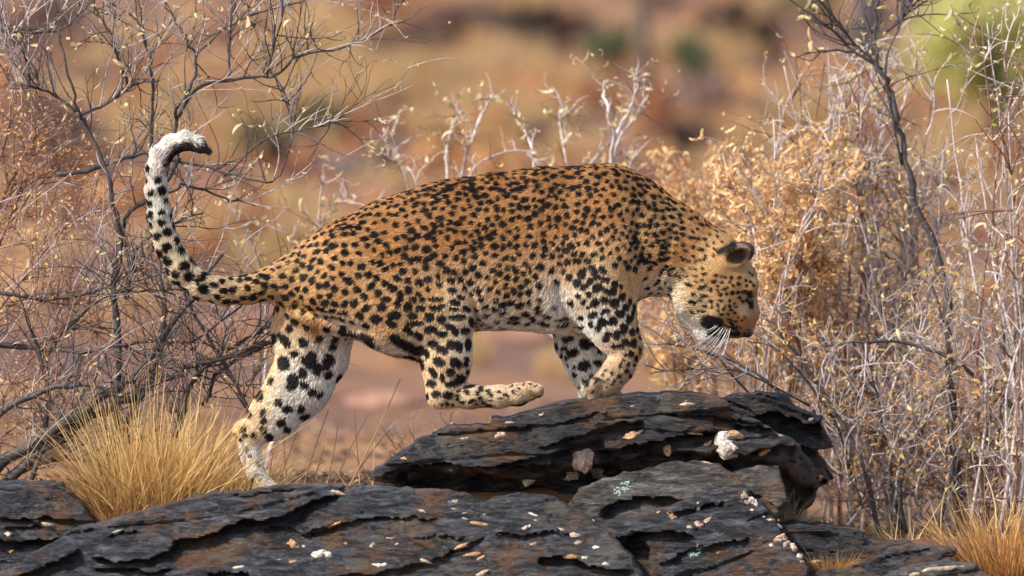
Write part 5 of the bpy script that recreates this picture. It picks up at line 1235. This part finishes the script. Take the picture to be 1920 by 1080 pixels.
# --- A: dark branched shrub behind the tail
A = Shrub('dry_shrub', px([(215, 900)], 260)[0], 'bare dark branched shrub behind the raised tail of the leopard', 11)
main = [
 ([(215, 900), (222, 700), (217, 520), (226, 440), (208, 370), (200, 320), (160, 235), (146, 210), (128, 140), (110, 60)], 6.5, 2.2),
 ([(220, 520), (232, 412), (288, 372), (330, 356), (352, 345), (420, 372), (480, 385)], 6, 1.5),
 ([(290, 372), (335, 300), (322, 268), (332, 230), (330, 205), (362, 155), (366, 105), (345, 70), (330, 40), (308, 8)], 4.5, 1.8),
 ([(283, 330), (284, 235), (286, 150), (275, 90), (258, 40), (205, 4)], 3.8, 2.0),
 ([(148, 216), (200, 195), (240, 166), (262, 156), (300, 152)], 3.6, 1.2),
 ([(334, 222), (368, 166), (420, 152), (490, 144), (520, 138), (546, 110), (546, 85), (536, 72)], 3.6, 1.4),
 ([(108, 328), (180, 315), (236, 298), (276, 290), (325, 300), (380, 313), (432, 325), (500, 342), (525, 330)], 5.2, 1.4),
 ([(546, 112), (580, 100), (640, 90), (700, 66), (735, 42), (740, 24)], 2.0, 1.1),
 ([(420, 330), (500, 260), (560, 245), (610, 233), (648, 215)], 1.8, 0.9),
 ([(240, 160), (222, 110), (205, 60), (182, 20), (176, -20)], 3.0, 1.6),
 ([(146, 210), (100, 178), (58, 162), (50, 165)], 2.8, 1.2),
 ([(428, 150), (430, 80), (434, 20), (440, -20)], 2.8, 1.5), ([(366, 105), (420, 55), (480, 25), (560, 5)], 2.2, 1.2),
 ([(500, 145), (515, 80), (530, 30), (528, -15)], 2.2, 1.2), ([(75, 160), (60, 120), (20, 60), (-20, 20)], 2.6, 1.3),
 ([(0, 55), (60, 62), (120, 55), (150, 20)], 2.4, 1.2), ([(525, 330), (548, 260), (540, 190), (520, 160)], 1.7, 1.0),
]
Apl = []
for pts, r0, r1 in main:
    Apl.append(A.stem(px(pts, 230, 14, RB), r0 / S, r1 / S, BK_DARK))
for pl in Apl:
    A.sprout(pl, 11, 0.17, 1.5 / S, BK_DARK, 1, bias=(0.1, 0, 0.5), kids=2.4, curl=0.11)
    A.sprout(pl, 8, 0.22, 1.7 / S, BK_GREY, 1, bias=(0.05, 0, 0.7), kids=2.0, curl=0.09)
A.leaves('straw', 110, 260, 1.3)
A.finish()
# --- B: low tangled dead branches behind the golden tuft
Bs = Shrub('dry_shrub', px([(150, 905)], 420)[0], 'low tangle of fallen dark dead branches behind the golden grass tuft', 12)
low = [
 ([(-30, 880), (60, 835), (140, 780), (200, 738), (262, 690), (330, 600), (420, 480)], 9, 2.5), ([(20, 900), (150, 795), (240, 745), (330, 700), (420, 670), (520, 640)], 7, 2.5), ([(-20, 790), (60, 740), (150, 720), (230, 738), (330, 706)], 4.5, 2),
 ([(180, 880), (240, 790), (290, 700), (310, 600), (300, 520)], 4, 1.6), ([(330, 820), (360, 720), (420, 660), (505, 610)], 4.5, 2), ([(-20, 640), (60, 652), (150, 660), (260, 640), (360, 640), (470, 560)], 3.5, 1.5),
 ([(60, 900), (90, 780), (80, 680), (40, 560)], 4, 2), ([(480, 800), (430, 700), (350, 560), (330, 470)], 3, 1.4), ([(380, 760), (420, 690), (510, 640), (560, 590)], 3.2, 1.5), ([(-20, 545), (80, 560), (180, 545), (260, 505)], 3.0, 1.4), ([(240, 560), (250, 480), (300, 430), (380, 400)], 3.5, 1.4),
 ([(0, 905), (100, 862), (190, 858), (300, 800)], 4, 2), ([(100, 640), (190, 560), (280, 545), (350, 545)], 2.6, 1.2),
]
for pts, r0, r1 in low:
    pl = Bs.stem(px(pts, 190, 14, RB), 1.5 * r0 / S, 1.3 * r1 / S, BK_DARK)
    Bs.sprout(pl, 16, 0.24, 1.7 / S, BK_DARK, 1, bias=(0.2, 0, 0.35), kids=2.4, curl=0.12, lo=0.0)
    Bs.sprout(pl, 7, 0.22, 1.6 / S, BK_GREY, 1, bias=(0.1, 0, 0.8), kids=2.0, curl=0.10, lo=0.0)
    Bs.sprout(pl, 9, 0.20, 1.3 / S, BK_BROWN, 1, bias=(0.0, 0, 0.5), kids=2.4, curl=0.12, lo=0.0)
Bs.leaves('straw', 60, 300, 1.1)
Bs.finish()
# --- C: orange leaved twiggy shrub at the left edge
Cs = Shrub('leafy_shrub', px([(-40, 905)], 330)[0], 'twiggy reddish shrub with small orange dry leaves at the left edge', 13, group='orange leaved shrubs')
lf = [([(-60, 900), (-40, 700), (-20, 500), (30, 400), (90, 330), (160, 290)], 4.5, 1.5), ([(-50, 700), (0, 600), (80, 555), (150, 545), (230, 520), (270, 500)], 3.4, 1.2), ([(-60, 600), (0, 450), (30, 380), (60, 340), (110, 330)], 3.8, 1.2), ([(-40, 820), (20, 720), (90, 640), (160, 600)], 3.5, 1.3), ([(-60, 520), (-10, 400), (40, 300), (75, 230)], 3.2, 1.2), ([(-50, 860), (30, 800), (110, 740), (160, 700)], 3, 1.2), ([(-30, 620), (60, 500), (120, 430), (190, 390)], 3, 1.2), ([(-60, 450), (-10, 330), (20, 200), (10, 120)], 3.2, 1.2)]
for pts, r0, r1 in lf:
    pl = Cs.stem(px(pts, 330, 10, RB), r0 / S, r1 / S, BK_BROWN)
    Cs.sprout(pl, 26, 0.18, 1.5 / S, BK_BROWN, 1, bias=(0.35, 0, 0.35), kids=3.0, curl=0.10, lo=0.0)
    Cs.sprout(pl, 8, 0.22, 1.5 / S, BK_GREY, 1, bias=(0.3, 0, 0.5), kids=2.0, curl=0.08, lo=0.0)
Cs.leaves('orange', 180, 1500, 0.95, 0.3)
Cs.finish()
# --- D: pale curled-pod stems behind the back
D = Shrub('dry_shrub', px([(1100, 905)], 1050)[0], 'low pale shrub with curled straw leaves showing above the back of the leopard', 14)
ds = [([(1096, 905), (1080, 640), (872, 500), (866, 330), (885, 262), (905, 215), (925, 175)], 4.6, 2.0), ([(1098, 905), (1075, 650), (850, 510), (838, 330), (836, 290), (850, 235), (868, 205)], 3.8, 1.8), ([(1100, 905), (1090, 640), (1010, 480), (1000, 300), (982, 240), (965, 212)], 3.6, 2), ([(1104, 905), (1100, 640), (1060, 480), (1090, 340), (1130, 280), (1150, 245)], 3.6, 1.8), ([(1108, 905), (1116, 640), (1140, 420), (1148, 290), (1142, 215), (1132, 170), (1140, 150)], 6.5, 2.2), ([(1140, 420), (1150, 270), (1175, 215), (1195, 165), (1208, 148)], 4.8, 2), ([(1146, 330), (1160, 260), (1190, 220), (1215, 180)], 3.6, 1.8), ([(1094, 905), (1070, 660), (800, 500), (780, 340), (740, 300), (722, 290)], 3, 1.6), ([(1094, 905), (1060, 650), (810, 440), (760, 330), (740, 270), (735, 245)], 2.6, 1.3), ([(1096, 905), (1064, 645), (820, 440), (880, 330), (930, 290), (1010, 282)], 2.6, 1.3), ([(480, 905), (540, 740), (582, 560), (600, 460), (598, 400), (604, 330)], 3.0, 1.6), ([(484, 905), (545, 735), (600, 560), (560, 460), (520, 420)], 2.4, 1.3), ([(486, 905), (560, 720), (620, 600), (690, 500), (690, 400), (660, 380), (622, 378)], 2.2, 1.2), ([(1112, 905), (1130, 640), (1190, 480), (1180, 330), (1190, 290)], 2.8, 1.6), ([(470, 905), (500, 640), (480, 480), (440, 400), (420, 370)], 2.6, 1.4), ([(1102, 905), (1095, 640), (1070, 420), (1060, 300), (1050, 230), (1070, 205)], 2.8, 1.6)]
for pts, r0, r1 in ds:
    pl = D.stem(px(pts, 1050, 30, RB), r0 / S, r1 / S, BK_PALE)
    D.sprout(pl, 7, 0.085, 1.5 / S, BK_PALE, 1, bias=(0, 0, 0.5), kids=1.6, curl=0.16, lo=0.55)
    D.sprout(pl, 6, 0.12, 1.3 / S, BK_BROWN, 1, bias=(0, 0, 0.2), kids=1.6, curl=0.14, lo=0.45)
D.leaves('straw', 200, 100, 1.35, 0.5)
D.tk = 1.1
D.finish()
# --- E: orange leaved shrub behind the head
E = Shrub('leafy_shrub', px([(1400, 900)], 1500)[0], 'dense shrub full of pale orange dry leaves behind the neck and head', 15, group='orange leaved shrubs')
for i in range(32):
    eY = 1500 if i < 20 else 700
    x0 = RB.uniform(1225, 1500) if i < 20 else RB.uniform(1370, 1540); x1 = x0 + RB.normal(0, 70); top = RB.uniform(270, 420) + max(0, 1300 - x1) * 0.6 
    pl = E.stem(px([(x0 * 0.6 + 1400 * 0.4, 900), (x0, 640), ((x0 + x1) / 2 + RB.normal(0, 20), (640 + top) / 2), (x1, top)], eY, 60, RB), 2.9 / S, 1.3 / S, BK_BROWN if i % 3 else BK_GREY)
    E.sprout(pl, 17, 0.15, 1.5 / S, BK_BROWN if i % 3 else BK_PALE, 1, bias=(0, 0, 0.3), kids=2.6, curl=0.14, lo=0.25)
E.leaves('orange', 180, 8500, 1.7, 0.2)
E.leaves('straw', 80, 1500, 1.5, 0.2)
E.tk = 1.4
E.finish()
# --- F: tall pale thicket on the right with a dark stem
F_ = Shrub('dry_shrub', px([(1790, 1000)], 620)[0], 'tall tangled grey shrub with one thick dark stem on the right', 16)
fs = [([(1800, 1010), (1786, 780), (1780, 640), (1765, 520), (1742, 440), (1704, 345), (1690, 260), (1672, 190), (1655, 140), (1640, 95), (1640, 50), (1652, -20)], 10, 3.0), ([(1655, 130), (1600, 95), (1560, 58), (1490, 20)], 3.4, 1.6), ([(1648, 120), (1605, 85), (1570, 40), (1545, -10)], 3.0, 1.5), ([(1662, 60), (1700, 25), (1720, -20)], 3, 1.6), ([(1690, 310), (1660, 130), (1690, 40), (1700, -20)], 2.6, 1.4)]
for pts, r0, r1 in fs:
    pl = F_.stem(px(pts, 500, 10, RB), r0 / S, r1 / S, BK_DARK)
    F_.sprout(pl, 8, 0.22, 1.7 / S, BK_DARK, 1, bias=(-0.1, 0, 0.5), kids=2, curl=0.10)
def thick(sh, n, xr, tr, Y, spread, mats, nspr, L, base_y=1000):
    for i in range(n):
        x0 = RB.uniform(*xr); x1 = x0 + RB.normal(0, spread); top = RB.uniform(*tr)
        pl = sh.stem(px([(x0 + RB.normal(0, 15), base_y), (x0 + RB.normal(0, 22), base_y - (base_y - top) * 0.35), ((x0 + x1) / 2 + RB.normal(0, 28), base_y - (base_y - top) * 0.7), (x1, top)], Y, 40, RB), RB.uniform(2.4, 4.4) / S, 1.3 / S, mats[i % len(mats)])
        sh.sprout(pl, nspr, L, 1.6 / S, mats[(i + 1) % len(mats)], 1, bias=(0, 0, 0.55), kids=2.4, curl=0.15, lo=0.1)
thick(F_, 30, (1440, 1790), (60, 420), 780, 55, [BK_PALE, BK_GREY, BK_PALE, BK_BROWN], 17, 0.24)
F_.leaves('straw', 240, 1500, 1.5, 0.4)
F_.leaves('green', 12, 0, 1.6, 0.8)
F_.tk = 1.4
F_.finish()
# --- G: right edge shrub
G = Shrub('dry_shrub', px([(1880, 1010)], 420)[0], 'pale upright shrub cut by the right edge of the picture', 17)
thick(G, 13, (1800, 1990), (40, 330), 420, 35, [BK_PALE, BK_GREY, BK_BROWN], 13, 0.22, 1030)
G.leaves('straw', 140, 500, 1.4, 0.4)
G.leaves('green', 16, 0, 1.5, 0.8)
G.tk = 1.5
G.finish()
# --- H: lower thicket right of the ledge
H = Shrub('dry_shrub', px([(1640, 1000)], 330)[0], 'knee high brown and grey thicket right of the jagged rock', 18)
hs = [([(1940, 800), (1850, 725), (1780, 672), (1690, 642), (1600, 640), (1540, 645)], 6, 1.8), ([(1650, 1000), (1610, 850), (1545, 740), (1490, 660), (1440, 600), (1420, 575)], 5, 1.5), ([(1560, 900), (1470, 750), (1400, 690), (1300, 655), (1230, 640)], 4.5, 1.3), ([(1690, 1000), (1660, 840), (1640, 720), (1600, 600)], 4.5, 1.6), ([(1600, 900), (1560, 780), (1460, 660), (1400, 640)], 3.5, 1.3), ([(1760, 1000), (1790, 850), (1782, 740)], 5, 2), ([(1520, 760), (1400, 700), (1330, 690), (1220, 700)], 2.6, 1.1), ([(1700, 1000), (1690, 900), (1750, 760), (1830, 640)], 3.5, 1.5), ([(1460, 860), (1420, 760), (1360, 690), (1330, 640)], 3.4, 1.3)]
for pts, r0, r1 in hs:
    pl = H.stem(px(pts, 420, 20, RB), r0 / S, r1 / S, BK_DARK)
    H.sprout(pl, 14, 0.2, 1.6 / S, BK_GREY, 1, bias=(0, 0, 0.4), kids=2.4, curl=0.12, lo=0.05)
thick(H, 20, (1570, 1900), (560, 820), 520, 70, [BK_BROWN, BK_GREY, BK_PALE, BK_PALE], 14, 0.19)
H.leaves('straw', 140, 700, 1.2, 0.4)
H.leaves('orange', 120, 1800, 1.15, 0.4)
H.tk = 1.4
H.finish()

# --- J: small leafy sprigs behind the ledge
J = Shrub('leafy_shrub', px([(830, 905)], 520)[0], 'small low orange sprigs peeping over the left end of the ledge under the lifted paw', 19, group='orange leaved shrubs')
for i in range(9):
    x1 = RB.uniform(700, 960); top = RB.uniform(770, 850)
    pl = J.stem(px([(830, 905), ((830 + x1) / 2, 870), (x1, top)], 520, 12, RB), 1.6 / S, 0.9 / S, BK_BROWN)
    J.sprout(pl, 8, 0.09, 1.0 / S, BK_BROWN if i % 2 else BK_GREY, 1, bias=(0, 0, 0.3), kids=2, curl=0.15, lo=0.3)
J.leaves('orange', 60, 130, 1.0, 0.3)
J.finish()
# ------------------------------------------------------------------ the far slope: tufts, shrubs, stones, trees
FR = np.random.default_rng(900)
def leaf_cloud(rng, c, rx, ry, rz, n, size, clump=9):
    """small leaf faces gathered in uneven clumps through a crown's volume"""
    cl = rng.normal(size=(clump, 3)); cl /= np.linalg.norm(cl, axis=1, keepdims=True); cl *= rng.uniform(0.25, 0.95, (clump, 1))
    k = rng.integers(0, clump, n)
    p = cl[k] + rng.normal(0, 0.20, (n, 3))
    p = p * np.array([rx, ry, rz]) + np.asarray(c)
    a = rng.normal(size=(n, 3)); a /= np.linalg.norm(a, axis=1, keepdims=True)
    b = np.cross(a, rng.normal(size=(n, 3))); b /= np.linalg.norm(b, axis=1, keepdims=True)
    s = size * rng.uniform(0.6, 1.4, (n, 1))
    V = np.stack([p - a * s, p + b * s * 0.5, p + a * s, p - b * s * 0.5], 1).reshape(-1, 3)
    return V, np.arange(4 * n).reshape(-1, 4)

FM = {}
for nm, c1, c2 in (('far_green', (0.34, 0.36, 0.10), (0.60, 0.58, 0.22)), ('far_sage', (0.13, 0.16, 0.09), (0.26, 0.30, 0.17)), ('far_dark', (0.055, 0.045, 0.04), (0.13, 0.10, 0.085)),
                   ('far_gold', (0.50, 0.33, 0.16), (0.74, 0.54, 0.31)), ('far_orange', (0.40, 0.19, 0.08), (0.58, 0.32, 0.15)), ('far_rust', (0.28, 0.11, 0.06), (0.44, 0.20, 0.11)), ('far_mauve', (0.17, 0.11, 0.10), (0.30, 0.20, 0.17)), ('far_olive', (0.14, 0.11, 0.05), (0.30, 0.24, 0.12))):
    FM[nm] = thin_mat(nm, c1, c2, 0.3, 0.7, 0.1, 2.0)

def far_plant(pxx, pyy, wpx, hpx, kind, label, name='far_bush', cat='bush', group='bushes on the far slope', n=900, trunk=False):
    """pxx, pyy: where its foot shows; wpx, hpx: its size in picture units there"""
    x, y, z, d = ground_hit(pxx, pyy)
    k = d / CAM_D / S
    w, h = wpx * k / 2, hpx * k
    o = bpy.data.objects.new(name, None); COL.objects.link(o); o.location = (x, y, z)
    o['label'] = label; o['category'] = cat; o['group'] = group
    tz = h * 0.35 if trunk else h * 0.1
    V, Q = leaf_cloud(FR, (0, 0, tz + (h - tz) * 0.5), w, w * 0.8, (h - tz) * 0.55, n, min(w, h) * 0.09 + 0.012, 12)
    link('crown' if trunk else 'foliage', mk_mesh('foliage', V, Q), FM[kind], o)
    for s_ in range(1 if trunk else 3):
        a = FR.uniform(0, 6.28)
        pl = np.array([(0, 0, -0.05), (0.1 * w * math.cos(a), 0.1 * w * math.sin(a), tz * 0.6), (0.35 * w * math.cos(a), 0.35 * w * math.sin(a), tz + (h - tz) * 0.55)])
        v, f = tube(pl, np.array([1, 0.8, 0.35]) * (w * 0.10 if trunk else w * 0.03), 7)
        link('trunk' if trunk else 'stem', mk_mesh('trunk', v, f), BK_DARK, o)
    return o

FAR = [
 # x, y(foot), width, height, kind
 (760, 150, 170, 110, 'far_mauve', 'purplish brown bush high on the far slope above the golden strip'),
 (1010, 120, 210, 100, 'far_dark', 'wide dark brown bush at the top of the far slope'),
 (870, 90, 200, 90, 'far_mauve', 'broad mauve brush patch along the top of the far slope'),
 (1400, 120, 150, 110, 'far_dark', 'dark grey bush between the sage bush and the right thicket'),
 (590, 270, 150, 80, 'far_olive', 'olive brown bush above the bluish stones on the far slope'),
 (1330, 260, 140, 110, 'far_mauve', 'brownish mauve bush right of the dark trunk'),
 (1290, 300, 120, 80, 'far_dark', 'dark low bush just above the orange leaved shrub'),
 (1230, 290, 90, 120, 'far_rust', 'reddish bush beside the dark trunk on the far slope'),
 (1120, 210, 70, 60, 'far_rust', 'small rust red bush above the pale stems'),
 (480, 330, 160, 110, 'far_olive', 'brownish olive bush behind the twigs of the dark shrub'),
 (120, 330, 220, 160, 'far_mauve', 'wide mauve brown bush behind the left shrub'),
 (60, 150, 200, 170, 'far_mauve', 'mauve bush in the top left corner of the slope'),
 (1500, 60, 160, 90, 'far_olive', 'drab olive bush at the top of the slope by the thicket'),
 (1240, 30, 180, 60, 'far_mauve', 'mauve brush at the very top edge above the sage bush'),
 (690, 40, 160, 70, 'far_rust', 'rusty brush patch in the upper middle of the slope'),
 (840, 300, 110, 60, 'far_olive', 'olive tan bush behind the pale curled stems'),
]
for (x, y, w, h, kd, lab) in FAR:
    far_plant(x, y, w, h, kd, lab, n=700)
far_plant(1150, 160, 120, 140, 'far_sage', 'pale sage green bush left of the dark trunk', n=700)
far_plant(1300, 170, 100, 100, 'far_sage', 'smaller sage green bush right of the dark trunk', n=600)
far_plant(1870, 330, 330, 420, 'far_green', 'bright yellow green tree in the top right corner', 'leafy_tree', 'tree', 'trees on the far slope', 2200, True)
far_plant(1985, 200, 260, 300, 'far_green', 'yellow green tree cut off by the right edge', 'leafy_tree', 'tree', 'trees on the far slope', 1600, True)
# a bare dark trunk, and another behind the thicket
for (x, y0, y1, r, lab) in ((1205, 230, -60, 11, 'bare dark tree trunk standing in the middle of the far slope'), (1625, 120, -80, 30, 'thick dark trunk at the top behind the right thicket')):
    gx, gy, gz, d = ground_hit(x, y0); k = d / CAM_D / S
    o = bpy.data.objects.new('bare_tree', None); COL.objects.link(o); o.location = (gx, gy, gz)
    o['label'] = lab; o['category'] = 'tree'; o['group'] = 'trees on the far slope'
    hh = (y0 - y1) * k * 1.3
    pl = np.array([(0, 0, -0.1), (0.02 * hh, 0, hh * 0.3), (-0.01 * hh, 0, hh * 0.65), (0.03 * hh, 0, hh)])
    v, f = tube(pl, np.array([1.2, 1, 0.9, 0.6]) * r * k, 9); link('trunk', mk_mesh('trunk', v, f), BK_DARK, o)
    for q in range(4):
        a = FR.uniform(0, 6.28); st = pl[2] + (pl[3] - pl[2]) * FR.uniform(0, 1)
        e = st + np.array([math.cos(a) * hh * 0.3, math.sin(a) * hh * 0.3, hh * 0.3])
        v, f = tube(np.array([st, (st + e) / 2 + FR.normal(0, hh * 0.03, 3), e]), np.array([0.45, 0.3, 0.15]) * r * k, 6)
        link('limb', mk_mesh('limb', v, f), BK_DARK, o)
# grass tufts scattered on the slope: five meshes, many copies
FT = []
for i in range(5):
    r_ = np.random.default_rng(950 + i)
    n = 150
    a = r_.uniform(0, 6.28, n); rr = np.sqrt(r_.random(n))
    b0 = np.stack([0.16 * rr * np.cos(a), 0.16 * rr * np.sin(a), 0 * a], 1)
    tip = b0 * 2.1 + np.stack([r_.normal(0, .08, n), r_.normal(0, .08, n), r_.uniform(0.18, 0.5, n)], 1)
    sd = r_.normal(size=(n, 3)) * np.array([1, 1, 0]); sd /= np.linalg.norm(sd, axis=1, keepdims=True)
    V = np.stack([b0 - sd * 0.012, b0 + sd * 0.012, tip], 1).reshape(-1, 3)
    FT.append((V, np.arange(3 * n).reshape(-1, 3)))
spots_ = []
for (x, y, sx, sy, n) in ((800, 175, 150, 28, 46), (640, 185, 100, 30, 16), (1000, 190, 160, 30, 26), (880, 260, 130, 30, 24), (1380, 110, 70, 30, 12), (1290, 130, 60, 20, 8), (560, 100, 90, 40, 14), (600, 230, 80, 20, 10), (1480, 300, 90, 40, 12), (300, 250, 150, 70, 22), (1790, 320, 100, 30, 14), (960, 60, 200, 40, 14), (480, 480, 120, 40, 10), (1330, 720, 120, 40, 6), (1180, 690, 60, 20, 4), (900, 690, 150, 20, 6)):
    for q in range(n):
        spots_.append((x + FR.normal(0, sx * 0.6), y + FR.normal(0, sy * 0.6)))
VV, QQ, off = [], [], 0
for i, (x, y) in enumerate(spots_):
    gx, gy, gz, d = ground_hit(x, y)
    v, q = FT[i % 5]; s_ = FR.uniform(0.6, 1.3) * min(1.0, max(0.35, gy / 40)); a = FR.uniform(0, 6.28)
    R = np.array([[math.cos(a), -math.sin(a), 0], [math.sin(a), math.cos(a), 0], [0, 0, 1]])
    VV.append((v * s_) @ R.T + np.array([gx, gy, gz])); QQ.append(q + off); off += len(v)
link('dry_grass', mk_mesh('dry_grass', np.concatenate(VV), np.concatenate(QQ)), FM['far_gold'], None, kind='stuff')
# low scrub too blurred to count: one mass per colour
for kd, n, sd in (('far_rust', 130, 1), ('far_mauve', 110, 2), ('far_gold', 150, 3), ('far_orange', 160, 4)):
    VV, QQ, off = [], [], 0
    for i in range(n):
        x, y = FR.uniform(-100, 2020), FR.uniform(-60, 330) if i % 4 else FR.uniform(330, 640)
        gx, gy, gz, d = ground_hit(x, y)
        r_ = FR.uniform(0.10, 0.34) * min(1.2, max(0.3, gy / 30))
        v, q = leaf_cloud(FR, (gx, gy, gz + r_ * 0.5), r_ * 1.5, r_, r_ * 0.8, 70, r_ * 0.22, 5)
        VV.append(v); QQ.append(q + off); off += len(v)
    link('undergrowth', mk_mesh('undergrowth', np.concatenate(VV), np.concatenate(QQ)), FM[kd], None, kind='stuff')
# bluish stones, left of the centre, and red stones
ST_B = slate_material('far_stone_blue', (2.6, 2.9, 3.5), 0.15, 0, 0.5)
ST_R = bark('far_stone_red', (0.20, 0.10, 0.07), (0.36, 0.20, 0.14), 0.85, 6)
for i, (x, y, w, h, m, lab) in enumerate([(640, 335, 110, 50, ST_B, 'largest bluish grey stone lying on the far slope left of the back'), (590, 320, 70, 38, ST_B, 'bluish stone left of the largest far stone'), (560, 330, 60, 30, ST_B, 'low bluish stone at the left end of the far stones'), (690, 318, 60, 30, ST_B, 'small bluish stone right of the largest far stone'), (720, 320, 60, 50, ST_R, 'dark brown stone beside the bluish far stones'), (940, 370, 200, 50, ST_B, 'long bluish stone mostly hidden behind the back'),
         (450, 620, 170, 40, ST_R, 'flat reddish stone on the ground behind the hind legs'), (720, 760, 150, 40, ST_R, 'low reddish stone under the belly line far behind'), (980, 640, 160, 40, ST_R, 'dusky red stone seen between the legs'), (380, 440, 100, 40, ST_B, 'pale grey stone behind the raised tail'), (1160, 60, 120, 40, ST_R, 'red brown stone high on the far slope')]):
    gx, gy, gz, d = ground_hit(x, y); k = d / CAM_D / S
    v, f = lump(FR, w * k / 2, w * k / 3, h * k / 1.6, 0.3, i, 18, 11)
    me = mk_mesh('far_stone', v, [g[:, ::-1] if False else g for g in f], False)
    link('far_stone', me, m, None, lab, 'stone', group='stones on the far slope', loc=(gx, gy, gz + h * k * 0.15))
